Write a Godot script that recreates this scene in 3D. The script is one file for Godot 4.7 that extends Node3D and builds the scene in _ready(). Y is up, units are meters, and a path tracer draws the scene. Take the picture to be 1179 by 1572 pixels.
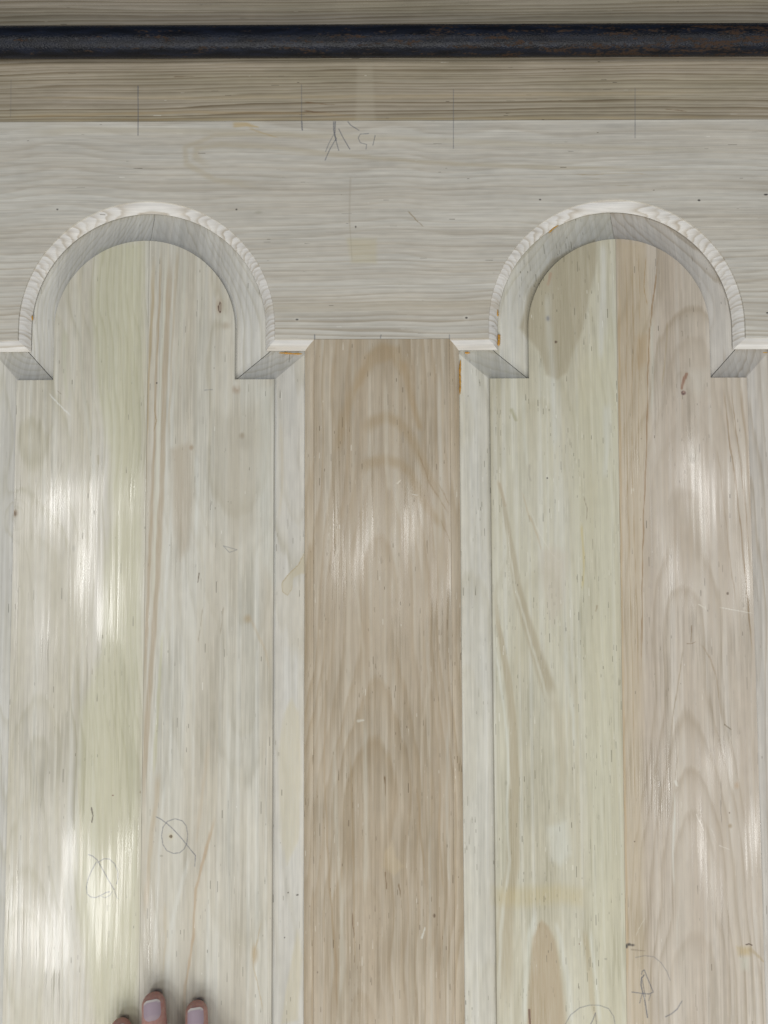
extends Node3D
# A pine door with two arched raised panels lying face up, an iron pipe across its top rail, fingertips at its lower edge.
# Door coordinates are millimetres: x to the right, v up the door, h out of its face; at() turns them into metres.

const FACE := 0.040            # height of the door's face above its underside
const CX := -1.1               # middle of the door
const ARCH_OFF := 164.6        # arch centres left and right of the middle
const ARCH_V := 130.4
const LINE_R := 82.9           # opening, at the bottom of the moulding
const LINE_V := 114.2
const LINE_IN := 54.2
const LINE_OUT := 273.2
const MOULD := 7.0
const FIELD_R := 62.6          # raised field of the panel
const FIELD_C := 164.4
const FIELD_AV := 127.2
const FIELD_V := 91.8
const FIELD_IN := 74.7
const FIELD_OUT := 252.2
const BOTTOM := -440.0
const TOP := 430.0
const STRIP_V := 278.3
const STICK := [[0.0, -5.2], [0.5, -4.7], [1.4, -3.6], [2.6, -2.5], [4.0, -1.65], [5.4, -1.15], [6.85, -0.95], [7.0, 0.0]]
const BEVEL := [[0.0, 5.0], [0.12, 4.85], [0.6, 2.1], [2.0, 1.65], [5.0, 0.45], [10.0, -1.6], [20.5, -6.2], [26.0, -7.6]]
const PX := 0.4                # millimetres to a texture pixel

var built := {}                # board name -> images, filled by worker threads
var specs := []

func at(x: float, v: float, h: float) -> Vector3:
	return Vector3(x * 0.001, FACE + h * 0.001, -v * 0.001)

func turn(n: Vector3) -> Vector3:
	return Vector3(n.x, n.z, -n.y)

# ---------------------------------------------------------------- mesh helpers
class Faces:
	var p := PackedVector3Array()
	var n := PackedVector3Array()
	func poly(pts: Array, nrm: Array) -> void:
		for i in range(1, pts.size() - 1):
			tri(pts[0], pts[i], pts[i + 1], nrm[0], nrm[i], nrm[i + 1])
	func tri(a: Vector3, b: Vector3, c: Vector3, na: Vector3, nb: Vector3, nc: Vector3) -> void:
		var g := (b - a).cross(c - a)
		if g.length_squared() < 1e-12:
			return
		if g.dot(na + nb + nc) > 0.0:
			p.append_array([a, c, b]); n.append_array([na, nc, nb])
		else:
			p.append_array([a, b, c]); n.append_array([na, nb, nc])
	func flat(pts: Array, nrm: Vector3) -> void:
		var all := []
		all.resize(pts.size()); all.fill(nrm)
		poly(pts, all)
	# keeps the side of the upright plane through (x0, v0) and (x1, v1) that lies to the left (side -1) or right (1)
	func clipped(x0: float, v0: float, x1: float, v1: float, side: float) -> Faces:
		var out := Faces.new()
		for t in range(0, p.size(), 3):
			var pts := []
			var nr := []
			for k in 3:
				var a := p[t + k]
				var b := p[t + (k + 1) % 3]
				var da := side * (a.x - lerpf(x0, x1, (a.y - v0) / (v1 - v0)))
				var db := side * (b.x - lerpf(x0, x1, (b.y - v0) / (v1 - v0)))
				if da >= 0.0:
					pts.append(a); nr.append(n[t + k])
				if (da > 0.0 and db < 0.0) or (da < 0.0 and db > 0.0):
					var f := da / (da - db)
					pts.append(a.lerp(b, f)); nr.append(n[t + k].lerp(n[t + (k + 1) % 3], f).normalized())
			if pts.size() > 2:
				out.poly(pts, nr)
		return out

func commit(surfaces: Array, rect: Rect2, mats: Array, called: String, parent: Node) -> MeshInstance3D:
	var mesh := ArrayMesh.new()
	for k in surfaces.size():
		var f: Faces = surfaces[k]
		if f.p.is_empty():
			continue
		var pos := PackedVector3Array()
		var nor := PackedVector3Array()
		var uv := PackedVector2Array()
		var tan := PackedFloat32Array()
		for i in f.p.size():
			var q := f.p[i]
			pos.append(at(q.x, q.y, q.z)); nor.append(turn(f.n[i]))
			uv.append(Vector2((q.x - rect.position.x) / rect.size.x, (rect.end.y - q.y) / rect.size.y))
			tan.append_array([1.0, 0.0, 0.0, 1.0])
		var a := []
		a.resize(Mesh.ARRAY_MAX)
		a[Mesh.ARRAY_VERTEX] = pos; a[Mesh.ARRAY_NORMAL] = nor; a[Mesh.ARRAY_TEX_UV] = uv; a[Mesh.ARRAY_TANGENT] = tan
		mesh.add_surface_from_arrays(Mesh.PRIMITIVE_TRIANGLES, a)
		mesh.surface_set_material(mesh.get_surface_count() - 1, mats[k])
	var o := MeshInstance3D.new()
	o.name = called
	o.mesh = mesh
	parent.add_child(o, true)
	return o

# a path of [x, v] points with the outward normal at both ends of each piece
func sweep(f: Faces, a_path: Callable, profile: Array, from: int, to: int, kerf := 0.0) -> void:
	var nrm := []
	for k in profile.size() - 1:
		var ds: float = profile[k + 1][0] - profile[k][0]
		var dh: float = profile[k + 1][1] - profile[k][1]
		var m := Vector2(-dh, ds).normalized()
		nrm.append(m)
	for k in profile.size() - 1:
		var m0: Vector2 = nrm[k]
		var m1: Vector2 = nrm[k]
		if k > 0 and nrm[k - 1].dot(nrm[k]) > 0.87: m0 = (nrm[k - 1] + nrm[k]).normalized()
		if k < profile.size() - 2 and nrm[k + 1].dot(nrm[k]) > 0.87: m1 = (nrm[k + 1] + nrm[k]).normalized()
		var s0: float = profile[k][0]
		var s1: float = profile[k + 1][0]
		var c0: Array = a_path.call(s0)
		var c1: Array = a_path.call(s1)
		for i in range(from, to):
			var q: Array = [[c0, i, m0, profile[k][1], 2], [c0, i + 1, m0, profile[k][1], 0], [c1, i + 1, m1, profile[k + 1][1], 0], [c1, i, m1, profile[k + 1][1], 2]]
			var pts := []
			var ns := []
			for e in q:
				var c: Array = e[0][e[1]]
				var side: Vector2 = c[2] if e[4] == 2 else c[1]     # normal of the piece that leaves or that arrives
				var open := 0.0                                     # the saw kerf left where two bevels meet in a corner
				if kerf > 0.0 and k > 0:
					open = -kerf if i == 1 and e[1] == 2 else (kerf if i == ARC + 4 and e[1] == ARC + 4 else 0.0)
				pts.append(Vector3(c[0].x + open, c[0].y, e[3]))
				ns.append(Vector3(side.x * e[2].x, side.y * e[2].x, e[2].y))
			f.poly(pts, ns)

const ARC := 56
# the raised field's outline pushed out by s: [point, normal arriving, normal leaving]
func field_path(sign_x: float, s: float) -> Array:
	var c := CX + sign_x * FIELD_C
	var xl := CX + (FIELD_IN if sign_x > 0 else -FIELD_OUT) - s
	var xr := CX + (FIELD_OUT if sign_x > 0 else -FIELD_IN) + s
	return outline(c, xl, xr, FIELD_V + s, FIELD_AV, FIELD_R + s)

# the opening's outline (bottom of the moulding) pushed out by s
func line_path(sign_x: float, s: float) -> Array:
	var c := CX + sign_x * ARCH_OFF
	var xl := CX + (LINE_IN if sign_x > 0 else -LINE_OUT) - s
	var xr := CX + (LINE_OUT if sign_x > 0 else -LINE_IN) + s
	return outline(c, xl, xr, LINE_V + s, ARCH_V, LINE_R + s)

func outline(c: float, xl: float, xr: float, vs: float, va: float, r: float) -> Array:
	var L := Vector2(-1, 0)
	var R := Vector2(1, 0)
	var U := Vector2(0, 1)
	var out := [[Vector2(xl, BOTTOM), L, L], [Vector2(xl, vs), L, U], [Vector2(c - r, vs), U, L]]
	for i in ARC + 1:
		var t := PI - PI * i / ARC
		var d := Vector2(cos(t), sin(t))
		out.append([Vector2(c, va) + d * r, d, d])
	out.append_array([[Vector2(c + r, vs), R, U], [Vector2(xr, vs), U, R], [Vector2(xr, BOTTOM), R, R]])
	return out

func lid(f: Faces, pts: PackedVector2Array, h: float, up := 1.0) -> void:
	var t := Geometry2D.triangulate_polygon(pts)
	for k in range(0, t.size(), 3):
		var q := []
		for j in 3:
			q.append(Vector3(pts[t[k + j]].x, pts[t[k + j]].y, h))
		f.flat(q, Vector3(0, 0, up))

func walls(f: Faces, pts: PackedVector2Array, top: float, low: float, ease := 0.0) -> void:
	for i in pts.size():
		var a := pts[i]
		var b := pts[(i + 1) % pts.size()]
		var d := (b - a).normalized()
		f.flat([Vector3(a.x, a.y, top), Vector3(b.x, b.y, top), Vector3(b.x, b.y, low), Vector3(a.x, a.y, low)], Vector3(d.y, -d.x, 0))

# ---------------------------------------------------------------- wood
func profile_h(profile: Array, s: float) -> float:
	for k in range(1, profile.size()):
		if s <= profile[k][0]:
			return lerpf(profile[k - 1][1], profile[k][1], (s - profile[k - 1][0]) / (profile[k][0] - profile[k - 1][0]))
	return profile[-1][1]

func field_s(sign_x: float, x: float, v: float) -> float:
	var c := CX + sign_x * FIELD_C
	var xl := CX + (FIELD_IN if sign_x > 0 else -FIELD_OUT)
	var xr := CX + (FIELD_OUT if sign_x > 0 else -FIELD_IN)
	var a := (Vector2(x - c, v - FIELD_AV).length() if v > FIELD_AV else absf(x - c)) - FIELD_R
	return minf(a, maxf(v - FIELD_V, maxf(xl - x, x - xr)))

func line_s(x: float, v: float) -> float:
	var sign_x := 1.0 if x > CX else -1.0
	var c := CX + sign_x * ARCH_OFF
	var a := (Vector2(x - c, v - ARCH_V).length() if v > ARCH_V else absf(x - c)) - LINE_R
	var u := absf(x - CX)
	return minf(a, maxf(v - LINE_V, maxf(LINE_IN - u, u - LINE_OUT)))

func bits(n: int) -> float:
	var a := (n * 374761393 + 668265263) & 0x7fffffff
	a = ((a ^ (a >> 13)) * 1274126177) & 0x7fffffff
	return float((a ^ (a >> 16)) & 0xffff) / 65535.0

func make_board(index: int) -> void:
	var s: Dictionary = specs[index]
	var rect: Rect2 = s.rect
	var px: float = s.get("px", PX)
	var w := int(ceil(rect.size.x / px))
	var h := int(ceil(rect.size.y / px))
	var across: bool = s.get("horizontal", false)
	var kind: int = s.kind                 # 0 flat, 1 panel, 2 frame with moulding
	var sx: float = s.get("side", 1.0)
	var no := FastNoiseLite.new()
	no.noise_type = FastNoiseLite.TYPE_SIMPLEX_SMOOTH
	no.fractal_type = FastNoiseLite.FRACTAL_NONE
	no.frequency = 1.0
	no.seed = s.seed
	var fr := FastNoiseLite.new()
	fr.noise_type = FastNoiseLite.TYPE_VALUE
	fr.fractal_type = FastNoiseLite.FRACTAL_NONE
	fr.frequency = 1.0
	fr.seed = s.seed + 5
	var rgb := PackedFloat32Array(); rgb.resize(w * h * 3)
	var bump := PackedFloat32Array(); bump.resize(w * h)
	var rough := PackedFloat32Array(); rough.resize(w * h)
	var a0: float = s.pith[0]
	var a1: float = s.pith[1]
	var z0: float = s.pith[2]
	var z1: float = s.pith[3]
	var sp: float = s.spacing
	var base: Color = s.base
	var late_c: Color = s.late
	var tint_c: Color = s.tint
	var cut_c: Color = s.get("cut", Color8(212, 211, 206))
	var contrast: float = s.contrast
	var power: float = s.get("power", 4.0)
	var wav: float = s.get("wave", 4.0)
	var knots: Array = s.get("knots", [])
	var steep: float = s.get("steep", 1.0)
	var cutw: float = s.get("cutw", 0.5)
	var calm: float = s.get("calm", 1.0)
	var calm_at: float = s.get("calm_at", 9000.0)
	var rough0: float = s.rough
	var seed0: int = 1000 * int(s.seed)
	var feather: float = s.get("feather", 0.22)
	var sapw: float = s.get("sap", 0.34)
	var sap_c: Color = s.get("sap_color", Color8(207, 207, 198))
	var has_knots := not knots.is_empty()
	for j in h:
		var v := rect.end.y - (j + 0.5) * px
		for i in w:
			var x := rect.position.x + (i + 0.5) * px
			var A := v if across else x
			var L := x if across else v
			var lift := 0.0
			var cut := 0.0
			if kind == 1:
				var e := field_s(sx, x, v)
				if e > 0.0:
					cut = clampf(e / 0.6, 0.0, 1.0)
					lift = profile_h(BEVEL, e) - 5.0
			elif kind == 2:
				var e := line_s(x, v)
				if e < 7.0:
					cut = clampf((7.0 - e) / 0.5, 0.0, 1.0)
					lift = profile_h(STICK, maxf(e, 0.0))
			var slow := no.get_noise_2d(A * 0.011, L * 0.0035)
			var fib := fr.get_noise_2d(A * 2.1, L * 0.055)
			var fib2 := fr.get_noise_2d(A * 0.75 + 31.0, L * 0.013)
			var str3 := no.get_noise_2d(A * 0.19 + 500.0, L * 0.0030)
			var aw := A + wav * slow + 1.1 * str3
			var dk := 0.0
			if has_knots:
				for k: PackedFloat32Array in knots:
					var kx := (A - k[0]) / k[2]
					var kl := (L - k[1]) / k[3]
					var q := kx * kx + kl * kl
					if q < 9.0:
						dk += k[4] * exp(-q)
			var da := aw - a0 - a1 * L
			var dz := lift * steep - z0 - z1 * L - 2.5 * no.get_noise_2d(L * 0.012, 77.0)
			var d := sqrt(da * da + dz * dz) + dk + feather * (0.6 * fib + 0.7 * fib2)
			var ph := d / sp + 0.35 * no.get_noise_2d(d * 0.06, L * 0.003 + 9.0)
			var ring := int(floor(ph))
			var f := ph - ring
			var late := pow(f, power)
			if f > 0.84:
				late *= 1.0 - (f - 0.84) * 6.25
			late *= 0.3 + 0.7 * bits(ring + seed0)
			var blot := no.get_noise_2d(A * 0.035 + 200.0, L * 0.012)
			var mott := fr.get_noise_2d(A * 0.55 + 7.0, L * 0.16)
			var tn := clampf(0.5 + 0.75 * no.get_noise_2d(A * 0.05 + 100.0, L * 0.0028) + 0.2 * blot, 0.0, 1.0)
			var sap := clampf((str3 - 0.12) * 1.6 + 0.10 * fib2, 0.0, 1.0) * sapw
			var k1 := clampf(late * contrast, 0.0, 1.0) * lerpf(lerpf(1.0, calm, smoothstep(calm_at - 25.0, calm_at + 25.0, A)), 0.9, cut)
			var m := 1.0 + 0.036 * fib + 0.018 * fib2 + 0.018 * mott + 0.022 * blot - 0.03 * maxf(-str3, 0.0)
			var cc := cut * cutw
			var r0 := lerpf(lerpf(lerpf(base.r, tint_c.r, tn), sap_c.r, sap), cut_c.r, cc)
			var g0 := lerpf(lerpf(lerpf(base.g, tint_c.g, tn), sap_c.g, sap), cut_c.g, cc)
			var b0 := lerpf(lerpf(lerpf(base.b, tint_c.b, tn), sap_c.b, sap), cut_c.b, cc)
			var n3 := (j * w + i) * 3
			rgb[n3] = lerpf(r0, late_c.r, k1) * m
			rgb[n3 + 1] = lerpf(g0, late_c.g, k1) * m
			rgb[n3 + 2] = lerpf(b0, late_c.b, k1) * m
			bump[j * w + i] = 0.5 + 0.035 * fib + 0.022 * fib2 + 0.03 * late + 0.16 * slow + 0.06 * blot
			rough[j * w + i] = rough0 + 0.09 * fib + 0.10 * fib2 + 0.16 * blot + 0.3 * cut
	for f in s.get("marks", []):
		mark(f, rect, px, w, h, rgb, bump, rough, no, across)
	# resin ducts: short dark dashes along the grain
	var rng := RandomNumberGenerator.new()
	rng.seed = s.seed * 77 + 3
	for k in int(s.get("ducts", 300)):
		var x := rng.randf_range(rect.position.x, rect.end.x)
		var v := rng.randf_range(rect.position.y, rect.end.y)
		if no.get_noise_2d((v if across else x) * 0.03, (x if across else v) * 0.012 + 400.0) < rng.randf_range(-0.6, 0.6):
			continue
		var ln := rng.randf_range(0.6, 3.4) * rng.randf_range(0.4, 1.3)
		var dr := rng.randf_range(-0.015, 0.015) * ln
		var pts := [x - ln, v - dr, x + ln, v + dr] if across else [x - dr, v - ln, x + dr, v + ln]
		var pale := rng.randf() < 0.25
		mark(["s", pts, 0.27, 0.18, s.late.darkened(0.45) if not pale else Color8(228, 226, 214), lerpf(0.10, 0.75, pow(rng.randf(), 2.2)), 0.9], rect, px, w, h, rgb, bump, rough, no, across, true)
	var bytes := PackedByteArray(); bytes.resize(w * h * 3)
	var bb := PackedByteArray(); bb.resize(w * h)
	var rb := PackedByteArray(); rb.resize(w * h)
	for i in w * h * 3:
		bytes[i] = int(clampf(rgb[i], 0.0, 1.0) * 255.0 + 0.5)
	for i in w * h:
		bb[i] = int(clampf(bump[i], 0.0, 1.0) * 255.0 + 0.5)
		rb[i] = int(clampf(rough[i], 0.0, 1.0) * 255.0 + 0.5)
	var c := Image.create_from_data(w, h, false, Image.FORMAT_RGB8, bytes)
	var b := Image.create_from_data(w, h, false, Image.FORMAT_L8, bb)
	b.convert(Image.FORMAT_RGBA8)
	b.bump_map_to_normal_map(0.9)
	var r := Image.create_from_data(w, h, false, Image.FORMAT_L8, rb)
	s.out = [c, b, r]

# draws one mark of the wood, of pencil or of glue into the maps. "s": streak along points; "f": filled patch; "p": pencil; "d": spot
func mark(f: Array, rect: Rect2, px: float, w: int, h: int, rgb: PackedFloat32Array, bump: PackedFloat32Array, rough: PackedFloat32Array, no: FastNoiseLite, across: bool, plain := false) -> void:
	var pts: Array = f[1]
	var lo := Vector2(1e9, 1e9)
	var hi := -lo
	for k in range(0, pts.size(), 2):
		lo = lo.min(Vector2(pts[k], pts[k + 1])); hi = hi.max(Vector2(pts[k], pts[k + 1]))
	var pad := 1.0
	match f[0]:
		"s": pad = maxf(f[2], f[3]) * 0.5 + 1.5
		"f": pad = f[4] + 2.0
		"p": pad = 1.0
		"d": pad = maxf(f[2], f[3]) * 1.2 + 1.0
	var i0 := clampi(int((lo.x - pad - rect.position.x) / px), 0, w)
	var i1 := clampi(int((hi.x + pad - rect.position.x) / px) + 1, 0, w)
	var j0 := clampi(int((rect.end.y - hi.y - pad) / px), 0, h)
	var j1 := clampi(int((rect.end.y - lo.y + pad) / px) + 1, 0, h)
	if i1 <= i0 or j1 <= j0:
		return
	var col: Color
	var alpha := 1.0
	var poly := PackedVector2Array()
	for k in range(0, pts.size(), 2):
		poly.append(Vector2(pts[k], pts[k + 1]))
	var segs := poly.size() - 1
	match f[0]:
		"s": col = f[4]; alpha = f[5]
		"f": col = f[2]; alpha = f[3]
		"p": col = Color8(82, 84, 90); alpha = f[3]
		"d": col = f[4]; alpha = f[5]
	var long: bool = not plain and f[0] == "s" and (hi - lo).length() > 12.0
	for j in range(j0, j1):
		var v := rect.end.y - (j + 0.5) * px
		for i in range(i0, i1):
			var along := 0.5
			var x := rect.position.x + (i + 0.5) * px
			var q := Vector2(x, v)
			var a := 0.0
			var streak := 1.0
			if not plain and f[0] != "p":
				var A := v if across else x
				var L := x if across else v
				var j1n := no.get_noise_2d(A * 0.25 + 300.0, L * 0.035)
				var j2n := no.get_noise_2d(A * 1.4, L * 0.05 + 60.0)
				streak = 0.86 + 0.22 * j2n
				var sh := 0.45 * j1n + 0.25 * j2n
				if across: q.y += sh
				else: q.x += sh
			match f[0]:
				"s":
					var best := 1e9
					for k in segs:
						var e := poly[k + 1] - poly[k]
						var t := clampf((q - poly[k]).dot(e) / maxf(e.length_squared(), 1e-6), 0.0, 1.0)
						var half := 0.5 * lerpf(f[2], f[3], (k + t) / segs)
						var near := (q - poly[k] - e * t).length() / half
						if near < best:
							best = near
							along = (k + t) / segs
					a = 1.0 - smoothstep(1.0 - f[6], 1.0, best)
					if long:
						a *= smoothstep(0.0, 0.14, along) * smoothstep(1.0, 0.86, along)
				"p":
					var best := 1e9
					for k in segs:
						var e := poly[k + 1] - poly[k]
						var t := clampf((q - poly[k]).dot(e) / maxf(e.length_squared(), 1e-6), 0.0, 1.0)
						best = minf(best, (q - poly[k] - e * t).length())
					a = 1.0 - smoothstep(f[2] * 0.25, f[2] * 0.5 + 0.25, best)
					a *= 0.75 + 0.4 * no.get_noise_2d(x * 1.3, v * 1.3)
				"d":
					var e := Vector2((q.x - poly[0].x) / f[2], (q.y - poly[0].y) / f[3])
					a = 1.0 - smoothstep(1.0 - f[6], 1.0, e.length())
				"f":
					var best := 1e9
					for k in poly.size():
						best = minf(best, q.distance_to(Geometry2D.get_closest_point_to_segment(q, poly[k], poly[(k + 1) % poly.size()])))
					var inside := Geometry2D.is_point_in_polygon(q, poly)
					a = smoothstep(-f[4], f[4], best if inside else -best)
			a *= alpha * streak
			if a > 0.003:
				var n := j * w + i
				rgb[n * 3] = lerpf(rgb[n * 3], col.r, a)
				rgb[n * 3 + 1] = lerpf(rgb[n * 3 + 1], col.g, a)
				rgb[n * 3 + 2] = lerpf(rgb[n * 3 + 2], col.b, a)
				if plain:
					bump[n] -= 0.10 * a

func wood_materials(s: Dictionary) -> Array:
	var out := []
	for k in 2:
		var m := StandardMaterial3D.new()
		m.albedo_texture = s.tex[0]
		m.normal_enabled = true
		m.normal_texture = s.tex[1]
		m.normal_scale = s.get("relief", 1.0)
		m.roughness = 1.0
		m.roughness_texture = s.tex[2]
		m.roughness_texture_channel = BaseMaterial3D.TEXTURE_CHANNEL_RED
		m.metallic_specular = 0.5 if k == 0 else 0.25
		out.append(m)
	return out

func tag(o: Node, label: String, category: String) -> void:
	o.set_meta("label", label)
	o.set_meta("category", category)

# ---------------------------------------------------------------- the scene
func _ready() -> void:
	var cam := Camera3D.new()
	cam.name = "camera"
	cam.fov = 67.02
	cam.near = 0.02
	cam.far = 20.0
	add_child(cam)
	cam.transform = Transform3D(Basis(Vector3(0.99999328, -0.00019821, 0.00365982), Vector3(0.00366518, 0.05407845, -0.99852996), Vector3(0.0, 0.99853667, 0.05407881)), at(0.0, -28.878, 533.22))
	cam.current = true
	var env := Environment.new()
	env.background_mode = Environment.BG_COLOR
	env.background_color = Color(0.32, 0.37, 0.45)
	env.tonemap_mode = Environment.TONE_MAPPER_LINEAR
	env.tonemap_exposure = 0.82
	env.sdfgi_enabled = true
	env.ssao_enabled = true
	env.ssil_enabled = true
	var we := WorldEnvironment.new()
	we.name = "environment"
	we.environment = env
	add_child(we)
	# workshop ceiling lamps (two rows) and the bright doorway behind the photographer
	lamp("ceiling_lamp", Vector3(-1.02, 2.04, 0.06), Vector3(-1.02, 0.0, 0.0), Vector2(0.30, 0.52), 0.85)
	lamp("ceiling_lamp", Vector3(0.10, 2.04, 0.03), Vector3(0.10, 0.0, 0.0), Vector2(0.60, 0.26), 0.55)
	lamp("ceiling_lamp", Vector3(1.06, 2.04, -0.06), Vector3(1.06, 0.0, 0.0), Vector2(0.36, 0.50), 0.72)
	lamp("ceiling_lamp", Vector3(1.12, 2.04, 0.92), Vector3(1.12, 0.0, 0.9), Vector2(0.34, 0.44), 0.72)
	lamp("ceiling_lamp", Vector3(-1.02, 2.04, 1.15), Vector3(-1.02, 0.0, 1.15), Vector2(0.44, 0.44), 0.85)
	lamp("doorway_light", Vector3(0.0, 1.6, 2.15), Vector3(0.0, 0.0, 0.0), Vector2(2.8, 1.3), 7.2)

	fill_specs()
	var job := WorkerThreadPool.add_group_task(make_board, specs.size(), -1, true)
	WorkerThreadPool.wait_for_group_task_completion(job)
	var by := {}
	for s in specs:
		s.tex = []
		for im in s.out:
			s.tex.append(ImageTexture.create_from_image(im))
		s.mats = wood_materials(s)
		by[s.name] = s
	build_door(by)
	build_pipe()
	build_hand()

func lamp(called: String, where: Vector3, aim: Vector3, size: Vector2, energy: float) -> void:
	var l := AreaLight3D.new()
	l.name = called
	l.area_size = size
	l.light_energy = energy
	l.light_color = Color(1.0, 0.992, 0.978)
	l.area_range = 12.0
	l.shadow_enabled = true
	add_child(l, true)
	l.look_at_from_position(where, aim, Vector3(0, 0, -1) if absf((aim - where).normalized().z) < 0.9 else Vector3.UP)

func build_door(by: Dictionary) -> void:
	var door := Node3D.new()
	door.name = "door"
	add_child(door)
	door.set_meta("kind", "thing")
	tag(door, "unfinished pale pine door with two round-arched raised panels and pencil marks", "door")
	var low := -38.0
	var gap := 0.12
	# the wide rail with its two arches
	var f := Faces.new()
	var m := Faces.new()
	var pts := PackedVector2Array()
	pts.append(Vector2(CX - LINE_OUT - MOULD, STRIP_V - gap))
	for sx in [-1.0, 1.0]:
		var c: Array = line_path(sx, MOULD)
		for i in range(1, c.size() - 1):
			pts.append(c[i][0])
	pts.append(Vector2(CX + LINE_OUT + MOULD, STRIP_V - gap))
	lid(f, pts, 0.0)
	lid(f, pts, low, -1.0)
	walls(f, PackedVector2Array([pts[pts.size() - 1], pts[0]]), 0.0, low)
	var rail := commit([f], by.rail.rect, [by.rail.mats[0]], "top_rail", door)
	for sx in [-1.0, 1.0]:
		m = Faces.new()
		var path: Callable = func(s: float) -> Array: return line_path(sx, s)
		sweep(m, path, STICK, 1, ARC + 5)
		sweep(m, path, [[0.0, -5.2], [1.8, -5.25], [1.801, low]], 1, ARC + 5)
		commit([m], by.rail.rect, [by.rail.mats[1]], "edge_moulding", rail)
	# the edge board above it, under the pipe
	f = Faces.new()
	var r := PackedVector2Array([Vector2(CX - LINE_OUT - MOULD, STRIP_V + gap), Vector2(CX - LINE_OUT - MOULD, TOP), Vector2(CX + LINE_OUT + MOULD, TOP), Vector2(CX + LINE_OUT + MOULD, STRIP_V + gap)])
	lid(f, r, -0.12); lid(f, r, low, -1.0); walls(f, r, -0.12, low)
	commit([f], by.edge.rect, [by.edge.mats[0]], "edge_board", door)
	# the middle upright, and the outer uprights just outside the picture
	f = Faces.new()
	var mw := LINE_IN - MOULD
	r = PackedVector2Array([Vector2(CX - mw, BOTTOM), Vector2(CX - mw, LINE_V + MOULD - gap), Vector2(CX + mw, LINE_V + MOULD - gap), Vector2(CX + mw, BOTTOM)])
	lid(f, r, -0.1); lid(f, r, low, -1.0); walls(f, r, -0.1, low)
	var mull := commit([f], by.mullion.rect, [by.mullion.mats[0]], "mullion", door)
	for sx in [-1.0, 1.0]:
		m = Faces.new()
		var path: Callable = func(s: float) -> Array: return line_path(sx, s)
		var from: int = 0 if sx > 0 else ARC + 5
		sweep(m, path, STICK, from, from + 1)
		sweep(m, path, [[0.0, -5.2], [1.8, -5.25], [1.801, low]], from, from + 1)
		commit([m], by.mullion.rect, [by.mullion.mats[1]], "edge_moulding", mull)
	for sx in [-1.0, 1.0]:
		f = Faces.new()
		var xa: float = CX + sx * (LINE_OUT + MOULD + gap)
		var xb: float = CX + sx * (LINE_OUT + 110.0)
		r = PackedVector2Array([Vector2(minf(xa, xb), BOTTOM), Vector2(minf(xa, xb), TOP), Vector2(maxf(xa, xb), TOP), Vector2(maxf(xa, xb), BOTTOM)])
		lid(f, r, 0.0); lid(f, r, low, -1.0); walls(f, r, 0.0, low)
		var stile := commit([f], by.stile.rect if sx < 0 else Rect2(CX + LINE_OUT, BOTTOM, 112.0, TOP - BOTTOM), [by.stile.mats[0]], "stile", door)
		m = Faces.new()
		var path: Callable = func(s: float) -> Array: return line_path(sx, s)
		var from: int = 0 if sx < 0 else ARC + 5
		sweep(m, path, STICK, from, from + 1)
		sweep(m, path, [[0.0, -5.2], [1.8, -5.25], [1.801, low]], from, from + 1)
		commit([m], by.stile.rect if sx < 0 else Rect2(CX + LINE_OUT, BOTTOM, 112.0, TOP - BOTTOM), [by.stile.mats[1]], "edge_moulding", stile)
	# raised panels, each of two glued boards
	for sx in [-1.0, 1.0]:
		var panel := Node3D.new()
		panel.name = "raised_panel"
		door.add_child(panel, true)
		var top := Faces.new()
		var bev := Faces.new()
		var c := PackedVector2Array()
		for e in field_path(sx, 0.0):
			c.append(e[0])
		lid(top, c, 5.0)
		var path: Callable = func(s: float) -> Array: return field_path(sx, s)
		sweep(bev, path, BEVEL, 0, ARC + 6, 0.55)
		var low_c := PackedVector2Array()
		for e in field_path(sx, 26.0):
			low_c.append(e[0])
		lid(bev, low_c, -20.0, -1.0)
		walls(bev, low_c, -7.6, -20.0)
		var seam := [-163.2, -440.0, -162.9, 260.0] if sx < 0 else [158.6, -440.0, 162.6, 260.0]
		for side in [-1.0, 1.0]:
			var s: Dictionary = by[("left" if sx < 0 else "right") + ("_a" if side < 0 else "_b")]
			var g: float = 0.08 * side
			var drop := -0.12 if (sx > 0 and side > 0) else 0.0
			var t2: Faces = top.clipped(seam[0] + g, seam[1], seam[2] + g, seam[3], side)
			var b2: Faces = bev.clipped(seam[0] + g, seam[1], seam[2] + g, seam[3], side)
			# the glued edge of the board
			var e0 := Vector3(seam[0] + g, BOTTOM, 5.0)
			var ve := FIELD_AV + FIELD_R + 20.0
			var xe := lerpf(seam[0], seam[2], (ve - seam[1]) / (seam[3] - seam[1])) + g
			b2.flat([Vector3(e0.x, e0.y, 4.99), Vector3(lerpf(e0.x, xe, 0.97), lerpf(e0.y, ve, 0.96), 4.99), Vector3(xe, ve, -5.5), Vector3(xe, ve, -20), Vector3(e0.x, e0.y, -20)], Vector3(-side, 0, 0))
			for q in [t2, b2]:
				for i in q.p.size():
					q.p[i].z += drop
			commit([t2, b2], s.rect, s.mats, "board", panel)
	# beads of dried glue
	var gm := StandardMaterial3D.new()
	gm.albedo_color = Color8(186, 128, 48)
	gm.roughness = 0.28
	gm.subsurf_scatter_enabled = true
	gm.subsurf_scatter_strength = 0.3
	for g in GLUE:
		glue(g[0], g[1], g[2], gm, door)

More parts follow.
